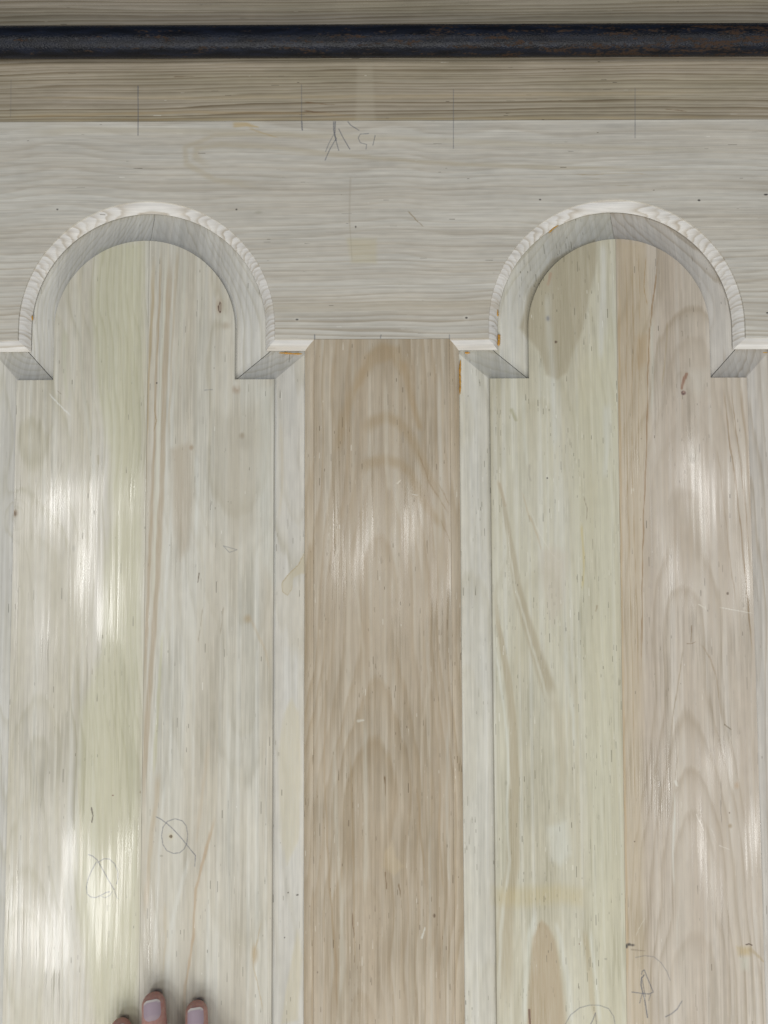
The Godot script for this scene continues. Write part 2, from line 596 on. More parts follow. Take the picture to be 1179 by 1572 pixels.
const GLUE := [
	[[81.58, 125.63, 81.54, 121.43, 81.03, 117.24], 2.6, -4.6],
	[[80.42, 143.84, 80.81, 138.23], 1.8, -4.4],
	[[54.3, 107.58, 53.77, 99.23, 53.92, 89.96, 53.62, 82.57], 1.5, -4.8],
	[[-53.99, 113.09, -54.21, 107.98, -54.2, 101.49, -54.18, 95], 1.3, -4.8],
	[[-73.73, 112.94, -68.22, 112.68, -62.71, 112.2, -57.2, 112.18], 1.6, -5.0],
	[[57.1, 112.45, 61.23, 112.43], 1.5, -5.0],
	[[-248.05, 140.39, -247.75, 136.65], 1.2, -4.6],
	[[267.32, 111.9, 271, 111.89], 1.0, -5.0],
	[[117.62, 198.26, 121.38, 202.03, 125.12, 204.38], 1.2, -4.8],
]


func glue(pts: Array, width: float, h: float, mat: Material, parent: Node) -> void:
	# a low ridge along the points, uneven in width
	var st := SurfaceTool.new()
	st.begin(Mesh.PRIMITIVE_TRIANGLES)
	st.set_smooth_group(0)
	var rings := []
	var n := FastNoiseLite.new()
	n.seed = int(absf(pts[0]) * 10.0)
	n.frequency = 0.35
	var cv := Curve2D.new()
	for k in range(0, pts.size(), 2):
		cv.add_point(Vector2(pts[k], pts[k + 1]))
	var len := cv.get_baked_length()
	var steps := maxi(int(len / 0.5), 5)
	for i in steps + 1:
		var t := float(i) / steps
		var c := cv.sample_baked(t * len)
		var d := (cv.sample_baked(minf(t * len + 0.2, len)) - cv.sample_baked(maxf(t * len - 0.2, 0.0))).normalized()
		var side := Vector2(-d.y, d.x)
		var r := width * 0.5 * sqrt(maxf(1.0 - pow(2.0 * t - 1.0, 4.0), 0.0)) * (0.8 + 0.5 * n.get_noise_1d(t * len))
		var ring := []
		for k in 9:
			var a := TAU * k / 8.0
			ring.append(at(c.x + side.x * cos(a) * r, c.y + side.y * cos(a) * r, h + sin(a) * r * 0.55))
		rings.append(ring)
	for i in steps:
		for k in 8:
			for q in [rings[i][k], rings[i + 1][k], rings[i + 1][k + 1], rings[i][k], rings[i + 1][k + 1], rings[i][k + 1]]:
				st.add_vertex(q)
	st.generate_normals()
	var o := MeshInstance3D.new()
	o.name = "glue_bead"
	o.mesh = st.commit()
	o.material_override = mat
	parent.add_child(o, true)

func build_pipe() -> void:
	var w := 2000
	var h := 128
	var c := Image.create_empty(w, h, false, Image.FORMAT_RGB8)
	var r := Image.create_empty(w, h, false, Image.FORMAT_L8)
	var b := Image.create_empty(w, h, false, Image.FORMAT_RGBA8)
	var n := FastNoiseLite.new()
	n.seed = 41
	n.frequency = 1.0
	n.fractal_octaves = 4
	var g := FastNoiseLite.new()
	g.seed = 9
	g.frequency = 1.0
	g.fractal_octaves = 2
	for j in h:
		var y := sin(TAU * j / h) * 2.2
		var z := cos(TAU * j / h) * 2.2
		for i in w:
			var x := i * 0.9 / w * 100.0
			var rust := smoothstep(0.02, 0.42, n.get_noise_3d(x * 0.3, y * 1.1, z * 1.1) + 0.6 * g.get_noise_3d(x * 2.6, y * 3.4, z * 3.4) - 0.12 + 0.34 * (x - 47.0) / 30.0)
			var fine := g.get_noise_3d(x * 6.0, y * 6.5, z * 6.5)
			var scale := Color8(14, 15, 19).lerp(Color8(24, 28, 38), clampf(0.5 + g.get_noise_3d(x * 0.4, y, z), 0.0, 1.0))
			var col := scale.lerp(Color8(54, 40, 30).lerp(Color8(80, 56, 34), clampf(0.4 + fine, 0.0, 1.0)), rust * 0.8)
			if fine > 0.52:
				col = col.lerp(Color8(12, 10, 9), 0.7)
			c.set_pixel(i, j, col)
			var ro := clampf(0.36 + 0.40 * rust + 0.15 * fine, 0.0, 1.0)
			r.set_pixel(i, j, Color(ro, ro, ro))
			var bu := clampf(0.5 + 0.25 * rust * fine + 0.22 * fine, 0.0, 1.0)
			b.set_pixel(i, j, Color(bu, bu, bu))
	b.bump_map_to_normal_map(1.1)
	var m := StandardMaterial3D.new()
	m.albedo_texture = ImageTexture.create_from_image(c)
	m.roughness = 1.0
	m.roughness_texture = ImageTexture.create_from_image(r)
	m.normal_enabled = true
	m.normal_texture = ImageTexture.create_from_image(b)
	m.metallic_specular = 0.32
	var f := Faces.new()
	var pos := PackedVector3Array()
	var nor := PackedVector3Array()
	var uv := PackedVector2Array()
	var tan := PackedFloat32Array()
	var R := 10.15
	var half := 450.0
	var v0 := 329.8
	var ring := [[-half, R], [-half, 7.6], [half, 7.6], [half, R], [-half, R]]
	for k in 4:
		for i in 64:
			var quad := []
			for e in [[k, i], [k + 1, i], [k + 1, i + 1], [k, i], [k + 1, i + 1], [k, i + 1]]:
				var a: float = TAU * e[1] / 64.0
				var x: float = ring[e[0]][0]
				var rr: float = ring[e[0]][1]
				var dir := Vector3(0, cos(a), sin(a))
				var nn: Vector3 = [Vector3(-1, 0, 0), -dir, Vector3(1, 0, 0), dir][k]
				quad.append([at(x, v0 + cos(a) * rr, -0.1 + R + sin(a) * rr), turn(nn), Vector2((x + half) / (2.0 * half), e[1] / 64.0)])
			for t in [[0, 1, 2], [3, 4, 5]]:
				var o: Array = t
				var g3: Vector3 = (quad[t[1]][0] - quad[t[0]][0]).cross(quad[t[2]][0] - quad[t[0]][0])
				if g3.dot(quad[t[0]][1]) > 0.0:
					o = [t[0], t[2], t[1]]
				for q in o:
					pos.append(quad[q][0]); nor.append(quad[q][1]); uv.append(quad[q][2]); tan.append_array([1.0, 0.0, 0.0, 1.0])
	var arr := []
	arr.resize(Mesh.ARRAY_MAX)
	arr[Mesh.ARRAY_VERTEX] = pos; arr[Mesh.ARRAY_NORMAL] = nor; arr[Mesh.ARRAY_TEX_UV] = uv; arr[Mesh.ARRAY_TANGENT] = tan
	var mesh := ArrayMesh.new()
	mesh.add_surface_from_arrays(Mesh.PRIMITIVE_TRIANGLES, arr)
	mesh.surface_set_material(0, m)
	var o := MeshInstance3D.new()
	o.name = "iron_pipe"
	o.mesh = mesh
	add_child(o)
	tag(o, "black iron pipe with brown rust lying across the door's top rail", "pipe")

# ---------------------------------------------------------------- hand
func build_hand() -> void:
	# joints in door millimetres: [x, v, h, radius]; a right hand reaching in from the lower right
	var fingers := [
		[[-145.0, -413.0, 42.0, 10.5], [-160.0, -373.0, 36.0, 8.6], [-169.5, -351.5, 19.5, 7.7], [-172.6, -337.4, 12.3, 6.7]],
		[[-124.0, -406.0, 46.0, 10.5], [-140.0, -359.0, 38.0, 8.9], [-148.0, -337.0, 20.5, 8.1], [-151.2, -321.6, 12.9, 7.5]],
		[[-103.0, -407.0, 44.0, 10.0], [-115.5, -362.0, 36.0, 8.5], [-121.2, -341.5, 19.5, 7.7], [-123.4, -326.8, 12.4, 7.1]],
		[[-83.0, -418.0, 40.0, 9.2], [-88.5, -392.0, 32.0, 7.5], [-91.0, -379.0, 18.0, 6.7], [-92.0, -367.0, 11.6, 6.2]],
	]
	var thumb := [[-133.0, -468.0, 36.0, 13.0], [-168.0, -441.0, 28.0, 10.5], [-184.0, -415.0, 19.0, 9.2], [-188.0, -398.0, 13.0, 8.0]]
	var wrist := Vector3(-96.0, -488.0, 44.0)
	var bones := []
	for f in fingers:
		for k in 3:
			bones.append([f[k], f[k + 1]])
		bones.append([[wrist.x + (f[0][0] + 112.0) * 0.45, wrist.y + 14.0, wrist.z, 14.0], f[0]])
	for k in 3:
		bones.append([thumb[k], thumb[k + 1]])
	bones.append([[wrist.x - 8.0, wrist.y, wrist.z, 17.0], [-86.0, -560.0, 50.0, 21.0]])
	bones.append([[wrist.x + 9.0, wrist.y, wrist.z, 17.0], [-70.0, -560.0, 50.0, 21.0]])
	bones.append([[-78.0, -560.0, 50.0, 24.0], [-52.0, -690.0, 66.0, 33.0]])
	var st := SurfaceTool.new()
	st.begin(Mesh.PRIMITIVE_TRIANGLES)
	net(st, bones, Vector3(-200, -700, -2), Vector3(-10, -344, 104), 4.0, -1e9, -352.0)
	net(st, bones, Vector3(-186, -362, 3), Vector3(-108, -308, 48), 1.1, -352.0, 1e9)
	var skin := StandardMaterial3D.new()
	skin.vertex_color_use_as_albedo = true
	skin.roughness = 0.55
	skin.subsurf_scatter_enabled = true
	skin.subsurf_scatter_strength = 0.25
	st.set_material(skin)
	var person := Node3D.new()
	person.name = "person"
	add_child(person)
	tag(person, "fingertips of a bare hand resting on the left panel, pointing up", "person")
	var body := MeshInstance3D.new()
	body.name = "hand"
	body.mesh = st.commit()
	person.add_child(body)
	var nail_m := StandardMaterial3D.new()
	nail_m.vertex_color_use_as_albedo = true
	nail_m.roughness = 0.32
	var k := 0
	for f in fingers:
		var tip := Vector3(f[3][0], f[3][1], f[3][2])
		var dip := Vector3(f[2][0], f[2][1], f[2][2])
		var d := (tip - dip).normalized()
		var side := d.cross(Vector3(0, 0, 1)).normalized()
		var up := side.cross(d).normalized()
		var roll := -0.16
		var s2 := side * cos(roll) + up * sin(roll)
		var u2 := up * cos(roll) - side * sin(roll)
		nail(tip, d, s2, u2, f[3][3], f[2][3], nail_m, body)
		k += 1

func nail(tip: Vector3, d: Vector3, side: Vector3, up: Vector3, r: float, rb: float, mat: Material, parent: Node) -> void:
	var st := SurfaceTool.new()
	st.begin(Mesh.PRIMITIVE_TRIANGLES)
	st.set_smooth_group(0)
	var rows := 14
	var cols := 12
	var grid := []
	for j in rows + 1:
		var t := float(j) / rows              # 0 at the root, 1 at the free edge
		var along := lerpf(-8.6, 3.0, t)
		var rr := lerpf(r, rb, clampf(-along / 15.0, 0.0, 1.0)) + 0.22
		var wide := 0.76
		if t < 0.35: wide *= sqrt(1.0 - pow((0.35 - t) / 0.35, 2.0) * 0.86)
		if t > 0.8: wide *= sqrt(1.0 - pow((t - 0.8) / 0.2, 2.0) * 0.7)
		var row := []
		for i in cols + 1:
			var a := (float(i) / cols * 2.0 - 1.0) * wide
			var lift := rr if along < 0.0 else sqrt(maxf(rr * rr - along * along * 0.55, 1.0))
			row.append([tip + d * along + side * sin(a) * rr + up * (cos(a) * lift - 0.02), t, a])
		grid.append(row)
	for j in rows:
		for i in cols:
			for e in [[j, i], [j + 1, i], [j + 1, i + 1], [j, i], [j + 1, i + 1], [j, i + 1]]:
				var q: Array = grid[e[0]][e[1]]
				var t: float = q[1]
				var edge := smoothstep(0.87, 0.91, t - 0.05 * cos(q[2] * 2.2) + 0.05)
				var c := Color(0.45, 0.35, 0.385).lerp(Color(0.68, 0.62, 0.56), edge)
				if t < 0.28: c = c.lerp(Color(0.52, 0.42, 0.42), 0.6 * smoothstep(0.28, 0.2, t + 0.08 * absf(q[2])))
				st.set_color(c)
				st.add_vertex(at(q[0].x, q[0].y, q[0].z))
	st.generate_normals()
	st.set_material(mat)
	var o := MeshInstance3D.new()
	o.name = "fingernail"
	o.mesh = st.commit()
	parent.add_child(o, true)

var field_noise := FastNoiseLite.new()

var bone_a := PackedVector3Array()
var bone_e := PackedVector3Array()
var bone_r := PackedVector2Array()

func hand_field(q: Vector3, low: float) -> float:
	var best := 1e9
	var k := 3.0 if q.y > -395.0 else 7.0
	for i in bone_a.size():
		var r := bone_r[i]
		var e := bone_e[i]
		var p := q - bone_a[i]
		var t := clampf(p.dot(e) / e.length_squared(), 0.0, 1.0)
		var dd := (p - e * t).length() - lerpf(r.x, r.y, t)
		if dd < low:
			var hh := clampf(0.5 + 0.5 * (best - dd) / k, 0.0, 1.0)
			best = lerpf(best, dd, hh) - k * hh * (1.0 - hh) if best < 1e8 else dd
	if q.y > -395.0:
		best = maxf(best, 5.05 - q.z)            # pads pressed flat on the wood
	return minf(best, low)

func slope(val: PackedFloat32Array, id: int, step: int, f: float) -> float:
	var a := val[id - step]
	var b := val[id]
	var c := val[id + step]
	return (c - a) * 0.5 + (a - 2.0 * b + c) * f

func net(st: SurfaceTool, bones: Array, lo: Vector3, hi: Vector3, cell: float, vmin: float, vmax: float) -> void:
	var n := Vector3i(((hi - lo) / cell).ceil()) + Vector3i.ONE
	var val := PackedFloat32Array()
	val.resize(n.x * n.y * n.z)
	val.fill(50.0)
	bone_a.clear(); bone_e.clear(); bone_r.clear()
	for b in bones:
		bone_a.append(Vector3(b[0][0], b[0][1], b[0][2]))
		bone_e.append(Vector3(b[1][0] - b[0][0], b[1][1] - b[0][1], b[1][2] - b[0][2]))
		bone_r.append(Vector2(b[0][3], b[1][3]))
	var low := cell * 5.0 + 7.0
	# only samples near a bone
	for b in bones:
		var a := Vector3(b[0][0], b[0][1], b[0][2])
		var c := Vector3(b[1][0], b[1][1], b[1][2])
		var pad := Vector3.ONE * (maxf(b[0][3], b[1][3]) + cell * 2.5)
		var g0 := Vector3i(((a.min(c) - pad - lo) / cell).floor()).clamp(Vector3i.ZERO, n - Vector3i.ONE)
		var g1 := Vector3i(((a.max(c) + pad - lo) / cell).ceil()).clamp(Vector3i.ZERO, n - Vector3i.ONE)
		for z in range(g0.z, g1.z + 1):
			for y in range(g0.y, g1.y + 1):
				for x in range(g0.x, g1.x + 1):
					var id := (z * n.y + y) * n.x + x
					if val[id] == 50.0:
						val[id] = hand_field(lo + Vector3(x, y, z) * cell, low)
	var where := {}
	var pts := PackedVector3Array()
	var off := [0, 1, n.x, n.x + 1, n.x * n.y, n.x * n.y + 1, n.x * n.y + n.x, n.x * n.y + n.x + 1]
	for z in n.z - 1:
		for y in n.y - 1:
			for x in n.x - 1:
				var id := (z * n.y + y) * n.x + x
				var inside := 0
				for k in 8:
					if val[id + off[k]] < 0.0:
						inside += 1
				if inside == 0 or inside == 8:
					continue
				var sum := Vector3.ZERO
				var cnt := 0
				for k in 8:
					for bit in [1, 2, 4]:
						if k & bit:
							continue
						var va := val[id + off[k]]
						var vb := val[id + off[k | bit]]
						if (va < 0.0) != (vb < 0.0):
							var f := va / (va - vb)
							var pa := Vector3(k & 1, (k >> 1) & 1, (k >> 2) & 1)
							var pb := Vector3((k | bit) & 1, ((k | bit) >> 1) & 1, ((k | bit) >> 2) & 1)
							sum += pa.lerp(pb, f)
							cnt += 1
				where[id] = pts.size()
				pts.append(lo + (Vector3(x, y, z) + sum / cnt) * cell)
	var nrm := PackedVector3Array()
	var cols := PackedColorArray()
	field_noise.frequency = 0.35
	field_noise.seed = 12
	for q in pts:
		var c := Vector3i(((q - lo) / cell + Vector3.ONE * 0.5).floor()).clamp(Vector3i.ONE, n - Vector3i.ONE * 2)
		var id := (c.z * n.y + c.y) * n.x + c.x
		var fr := (q - lo) / cell - Vector3(c)
		var g := Vector3(slope(val, id, 1, fr.x), slope(val, id, n.x, fr.y), slope(val, id, n.x * n.y, fr.z))
		nrm.append(g.normalized())
		var nn := field_noise.get_noise_3d(q.x, q.y, q.z)
		cols.append(Color(0.55, 0.33, 0.26).lerp(Color(0.47, 0.235, 0.20), clampf(0.5 + nn, 0.0, 1.0)))
	var emit := func(ids: Array) -> void:
		for t in [[0, 1, 2], [0, 2, 3]]:
			var o: Array = [ids[t[0]], ids[t[1]], ids[t[2]]]
			var mid: Vector3 = (pts[o[0]] + pts[o[1]] + pts[o[2]]) / 3.0
			if mid.y < vmin or mid.y > vmax:
				continue
			var g3: Vector3 = (pts[o[1]] - pts[o[0]]).cross(pts[o[2]] - pts[o[0]])
			if g3.dot(nrm[o[0]] + nrm[o[1]] + nrm[o[2]]) > 0.0:
				o = [o[0], o[2], o[1]]
			for k in o:
				st.set_normal(turn(nrm[k])); st.set_color(cols[k]); st.add_vertex(at(pts[k].x, pts[k].y, pts[k].z))
	for id in where:
		var x: int = id % n.x
		var y: int = (id / n.x) % n.y
		var z: int = id / (n.x * n.y)
		for e in [[1, n.x, n.x * n.y], [n.x, 1, n.x * n.y], [n.x * n.y, 1, n.x]]:
			if (val[id] < 0.0) == (val[id + e[0]] < 0.0):
				continue
			var ids := [id, id - e[1], id - e[1] - e[2], id - e[2]]
			var ok := true
			for q in ids:
				if not where.has(q):
					ok = false
			if ok:
				emit.call(ids.map(func(q: int) -> int: return where[q]))

# ---------------------------------------------------------------- boards of the door, with the marks each one bears
func fill_specs() -> void:
	var brown := Color8(160, 145, 116)
	var pale := Color8(212, 213, 202)
	var dark := Color8(92, 76, 58)
	var black := Color8(38, 34, 30)
	var yellow := Color8(186, 184, 148)
	var grey := Color8(150, 146, 128)
	var red := Color8(112, 82, 66)
	specs = [
		{"name": "rail", "kind": 2, "horizontal": true, "seed": 11, "rect": Rect2(-282.0, 104.0, 562.0, 176.0), "pith": [300.0, 0.015, -80.0, 0.012], "spacing": 3.0, "steep": 1.6, "wave": 5.0, "calm": 0.4, "calm_at": 180.0, "power": 2.6,
			"base": Color8(190, 186, 174), "tint": Color8(184, 178, 164), "late": Color8(146, 133, 112), "cut": Color8(210, 208, 204), "cutw": 0.7, "contrast": 1.0, "rough": 0.52, "ducts": 900, "sap": 0.16, "marks": [
			["s", [-268.5, 142.7, -177.3, 145.1, -76.8, 142.9, 5.3, 144.4, 142.3, 145.8, 269.6, 144.4], 10.0, 14.0, Color8(168,156,132), 0.35, 0.9],
			["s", [-271.5, 269.9, -216, 272.1, -151.3, 271.8, -72.7, 268.7, 24.3, 264.5, 144.3, 258.4, 273, 255], 9.0, 6.0, Color8(176,166,142), 0.4, 0.9],
			["s", [-118.7, 242.3, -132.6, 252.8, -131.8, 258.5, -114.3, 261.2, -77.3, 259.2, -31.1, 253.3, 51.8, 246.4, 144, 243.2, 236.2, 241], 9.0, 4.0, Color8(168,156,130), 0.5, 0.9],
			["s", [-77.2, 228.9, -118.7, 235.7, -139, 247.1, -140.1, 259.4, -118.9, 267.9, -77.4, 268.7, -12.7, 264.7], 8.0, 4.0, Color8(170,158,132), 0.45, 0.9],
			["s", [-107.4, 275.5, -96.8, 275.9, -86.6, 273.5], 6.0, 2.0, Color8(178,150,98), 0.6, 0.8],
			["s", [-95.9, 273.5, -72.7, 265.8], 2.5, 1.5, Color8(172,148,104), 0.4, 0.8],
			["f", [-25.7, 193, -4.6, 192.9, -4.6, 175.2, -22, 175.2], Color8(182,172,138), 0.45, 2.0],
			["s", [-22.8, 239.1, -23.3, 224, -23.8, 200.5], 2.5, 2.0, Color8(160,152,136), 0.5, 0.9],
			["s", [-23.8, 209.9, -21.6, 174.8], 1.6, 1.2, Color8(160,152,132), 0.5, 0.9],
			["s", [17.1, 213, 29.4, 200.3], 1.4, 0.5, Color8(140,124,98), 0.75, 0.7],
			["s", [127.8, 239, 143.9, 238.5, 167, 238.9, 190.9, 238.8], 0.9, 0.7, Color8(160,142,108), 0.6, 0.7],
			["s", [139.3, 235.7, 162.3, 235.1], 0.6, 0.5, Color8(150,138,112), 0.5, 0.7],
			["s", [157.6, 230.9, 185.2, 230.8], 0.6, 0.5, Color8(150,138,112), 0.4, 0.7],
			["p", [-173.6, 279.5, -173.5, 268.1], 0.45, 0.75], ["p", [-57.5, 279.1, -57, 271.5], 0.7, 0.85], ["p", [50.3, 278.7, 50.1, 257.8], 0.35, 0.7], ["p", [179.3, 278.2, 179, 264.9], 0.35, 0.65],
			["p", [-34.8, 277.6, -34.8, 271.4, -33.9, 266.6, -31.1, 256.7], 0.45, 0.75], ["p", [-33.7, 277.6, -33.9, 268.5, -33, 263.8], 0.7, 0.9], ["p", [-34.8, 268.1, -38.1, 261.9, -40.4, 255.8], 0.35, 0.65], ["p", [-33.9, 263.8, -37.6, 257.2, -40.8, 249.6], 0.45, 0.75], ["p", [-32.5, 265.7, -33.7, 263.8], 0.4, 0.6],
			["p", [-31.1, 272.3, -27.9, 265.7, -23.3, 257.6], 0.5, 0.8], ["p", [-24.6, 277.6, -22.8, 275.2, -16.8, 271.3], 0.5, 0.75], ["p", [-9.9, 268.9, -15.9, 268.5, -17.3, 265.6, -15.9, 262.3, -11.3, 260.9, -11.8, 257.5], 0.35, 0.7], ["p", [-5.3, 267.5, -6.9, 260.4], 0.35, 0.8],
			["p", [-48.1, 124.3, -48.1, 121], 0.6, 0.8], ["p", [-1.6, 124.1, -2.1, 121.8], 0.6, 0.7], ["p", [46.2, 123.9, 46.2, 120.7], 0.5, 0.7],
			["d", [-229.7, 214.4], 0.9, 0.7, black, 0.8, 0.6], ["d", [-103.3, 214.4], 1.0, 0.7, black, 0.85, 0.6], ["d", [-87.7, 212], 4.5, 1.8, grey, 0.6, 0.9], ["d", [-60.4, 135.4], 1.3, 0.9, black, 0.95, 0.5], ["d", [-60.4, 135.4], 3.6, 3.0, Color8(215,212,200), 0.23, 0.95],
			["d", [58.2, 135.9], 3.9, 3.6, Color8(215,212,200), 0.35, 0.95], ["d", [58.2, 135.9], 1.1, 1.1, black, 0.95, 0.5], ["d", [111, 220.2], 1.1, 0.8, black, 0.85, 0.6], ["d", [223.2, 219.8], 1.3, 0.9, black, 0.85, 0.6], ["d", [270.6, 223.8], 2.0, 0.8, black, 0.8, 0.6], ["d", [269, 138.4], 1.2, 0.9, black, 0.9, 0.6],
			["d", [-19.2, 201.4], 0.8, 0.8, black, 0.7, 0.6], ["d", [-25.2, 203.8], 1.2, 0.6, black, 0.5, 0.7], ["d", [-175.9, 208.6], 0.5, 0.5, black, 0.8, 0.5],
			]},
		{"name": "edge", "kind": 0, "horizontal": true, "seed": 23, "rect": Rect2(-282.0, 276.0, 562.0, 156.0), "pith": [120.0, 0.006, -28.0, 0.01], "spacing": 2.5, "wave": 2.0,
			"base": Color8(158, 149, 127), "tint": Color8(164, 154, 136), "late": Color8(100, 86, 62), "contrast": 1.15, "sap": 0.25, "sap_color": Color8(176, 169, 152), "power": 1.7, "rough": 0.62, "ducts": 900, "marks": [
			["s", [-271.7, 281.8, -216.2, 283.5, -133, 285.1, -54.3, 283.8, -12.6, 281.8], 4.0, 3.0, Color8(166,140,98), 0.4, 0.9],
			["s", [-271.7, 279.9, 5.9, 279.8, 273.7, 279.8], 2.5, 2.5, Color8(158,138,98), 0.4, 0.9],
			["s", [-272.1, 296.1, -133.1, 295.6, 6, 296, 274.3, 298.8], 3.0, 6.0, Color8(168,148,112), 0.35, 0.9],
			["s", [-56.6, 292.4, -40.4, 290.5, -33, 290.4], 1.2, 0.6, Color8(110,84,54), 0.7, 0.7], ["s", [-56.6, 286.2, -45, 284.8, -35.8, 284.3], 1.4, 0.6, Color8(104,78,50), 0.7, 0.7],
			["s", [200.3, 285.8, 209.6, 285.2, 217, 284.3], 1.2, 0.5, Color8(104,84,60), 0.7, 0.7], ["s", [-149.4, 311, -133.2, 311.4], 0.9, 0.5, Color8(104,84,60), 0.6, 0.7],
			["f", [-18.1, 319.1, -7, 319.1, -5.2, 278, -19.1, 278], Color8(180,172,152), 0.3, 2.0],
			["p", [-174, 304.4, -173.6, 278.1], 0.5, 0.85], ["p", [-57.6, 304.9, -57.5, 277.7], 0.3, 0.6], ["p", [50.5, 301.1, 50.3, 277.3], 0.32, 0.65], ["p", [179.8, 301.6, 179.3, 276.8], 0.3, 0.6], ["p", [-264.5, 309.5, -264.3, 281.8], 0.3, 0.3],
			]},
		{"name": "mullion", "kind": 2, "seed": 37, "rect": Rect2(-58.0, -442.0, 114.0, 565.0), "pith": [-4.0, 0.02, -44.0, -0.055], "spacing": 4.4, "wave": 7.0, "power": 1.6,
			"base": Color8(175, 163, 142), "tint": Color8(167, 153, 130), "late": Color8(142, 120, 88), "cut": Color8(196, 184, 164), "contrast": 0.5, "rough": 0.30, "ducts": 3600, "sap": 0.4, "sap_color": Color8(192, 186, 170), "marks": [
			["f", [-13, 109.8, -1.6, 118.1, 12, 115.3, 15.2, 102.8, 12.4, 95.9, 5.2, 106.5, -6.2, 102.9, -14.9, 89.2, -19.9, 84.6], Color8(158,136,102), 0.5, 2.5],
			["s", [-33, 39, -27.6, 66.3, -18.5, 91.5, -13, 102.9], 12.0, 9.0, Color8(160,138,104), 0.45, 0.9],
			["s", [13.4, 108.4, 16.9, 89, 23.1, 66.1, 25.8, 54.7], 9.0, 6.0, Color8(158,134,98), 0.5, 0.9],
			["s", [-15, 53.5, -7.7, 62.6, 1.4, 66.2, 10.4, 62.5, 17.6, 53.4, 23, 43.4, 31.9, 22.9, 44.3, 0.3], 15.0, 8.0, Color8(154,134,102), 0.62, 0.9],
			["s", [-18.6, 26.3, -10.9, 33.5, 0.4, 36.2, 11.6, 33.4, 17.5, 27.5, 27.3, 8, 37.1, -6.4, 45.1, -14.6], 15.0, 8.0, Color8(154,134,102), 0.58, 0.9],
			["s", [23, 43.4, 31.8, 19.8, 45.2, -2], 1.6, 1.2, Color8(134,112,80), 0.55, 0.8], ["s", [37.3, 20.6, 45.2, 4.8], 1.4, 1.0, Color8(134,112,80), 0.55, 0.8], ["s", [38.9, -4.2, 45.9, -22.2], 1.4, 1.0, Color8(134,112,80), 0.5, 0.8],
			["s", [-33.5, 103, -34, 39, -32.2, -51, -33.1, -139.4], 4.5, 4.5, Color8(198,190,172), 0.31, 0.95],
			["s", [1.5, 98.3, 1.7, 38.9, 3.9, 11.7], 4.5, 5.2, Color8(200,196,180), 0.39, 0.95], ["s", [37.9, 102.7, 39.2, 38.8, 38.7, -28.9], 4.5, 6.0, Color8(198,196,184), 0.39, 0.95],
			["s", [-20.1, -42.1, -14.4, -95.4, -12.8, -183, -11.7, -269], 3.0, 4.5, Color8(196,190,172), 0.31, 0.95], ["s", [-34.9, -139.3, -33.1, -204.6, -29.6, -269, -29.7, -341.8], 4.0, 4.0, Color8(190,186,170), 0.5, 0.9],
			["s", [-13.6, -139.4, -13.3, -204.7, -13.9, -269], 5.0, 4.0, Color8(192,188,172), 0.45, 0.9], ["s", [30.9, -113.2, 26.3, -139.6, 23.8, -183.2], 5.0, 2.0, Color8(192,182,162), 0.4, 0.9], ["s", [43.2, -135.2, 41.8, -204.9, 43.1, -260.7], 4.0, 4.0, Color8(186,182,168), 0.5, 0.9],
			["s", [-40.2, -108.6, -41.1, -182.9, -37.5, -251.9, -33.2, -303, -32.3, -341.8], 2.0, 2.0, Color8(150,126,92), 0.4, 0.9], ["s", [-23.4, -161.2, -22.1, -204.6, -21.3, -269, -20.1, -311.5], 2.4, 2.0, Color8(150,128,94), 0.45, 0.9],
			["s", [21.6, -183.1, 24.9, -226.4, 27.8, -256.4], 2.4, 2.0, Color8(152,130,98), 0.45, 0.9], ["s", [37.6, -178.9, 36.4, -222.1, 39.6, -260.7], 2.4, 2.0, Color8(152,130,98), 0.4, 0.9],
			["s", [-0.4, -178.7, 0.4, -193.9], 1.2, 0.6, Color8(110,88,62), 0.8, 0.6], ["s", [9, -249.9, 10.6, -267], 0.9, 0.5, Color8(110,88,62), 0.7, 0.6], ["s", [0.2, -243.4, 1, -254.2], 0.9, 0.5, Color8(110,88,62), 0.7, 0.6],
			["s", [29.8, -19.9, 29.3, -28.9], 0.9, 0.6, Color8(110,92,68), 0.7, 0.6], ["s", [-22.2, -269, -20.9, -286], 0.8, 0.5, Color8(110,88,62), 0.7, 0.6],
			["s", [24.5, -286.2, 26.7, -279.8], 2.0, 1.4, pale, 0.7, 0.5], ["s", [-18, -142.5, -14.5, -142], 3.0, 1.6, pale, 0.6, 0.7], ["s", [9.3, 19.8, 11.6, 22.1], 1.4, 0.8, Color8(222,214,196), 0.7, 0.5], ["s", [20.1, 12.1, 23.2, 11.6], 0.8, 0.6, pale, 0.7, 0.5],
			["f", [-0.6, -230.6, 5.1, -222, 6.8, -232.7, 12.5, -239.2, 5.5, -245.6, -1.5, -239.2], Color8(192,174,140), 0.4, 1.5],
			["d", [32.5, -271.8], 1.2, 1.8, dark, 0.8, 0.6], ["d", [-45.4, -308.4], 0.7, 1.0, dark, 0.8, 0.6],
			]},
		{"name": "left_a", "kind": 1, "side": -1.0, "seed": 51, "rect": Rect2(-282.0, -442.0, 120.0, 660.0), "pith": [-238.0, 0.0, -52.0, -0.05], "spacing": 3.2, "wave": 7.0, "steep": 1.9,
			"knots": [PackedFloat32Array([-252.5, -2.0, 9.0, 14.0, -9.0])],
			"base": Color8(194, 189, 174), "tint": Color8(187, 181, 162), "late": Color8(162, 156, 130), "contrast": 0.95, "rough": 0.25, "ducts": 1600, "marks": [
			["f", [-198.9, 185.1, -166.3, 189.6, -165.5, -5.9, -164.3, -223.8, -163.2, -341.7, -190.3, -341.6, -205.4, -266.1, -206.5, -202.3, -204.7, -133.4, -192.1, -94.2, -190.8, -36.9, -186, -5.8, -188.4, 39, -197.2, 84.2, -202.7, 139], yellow, 0.5, 4.0],
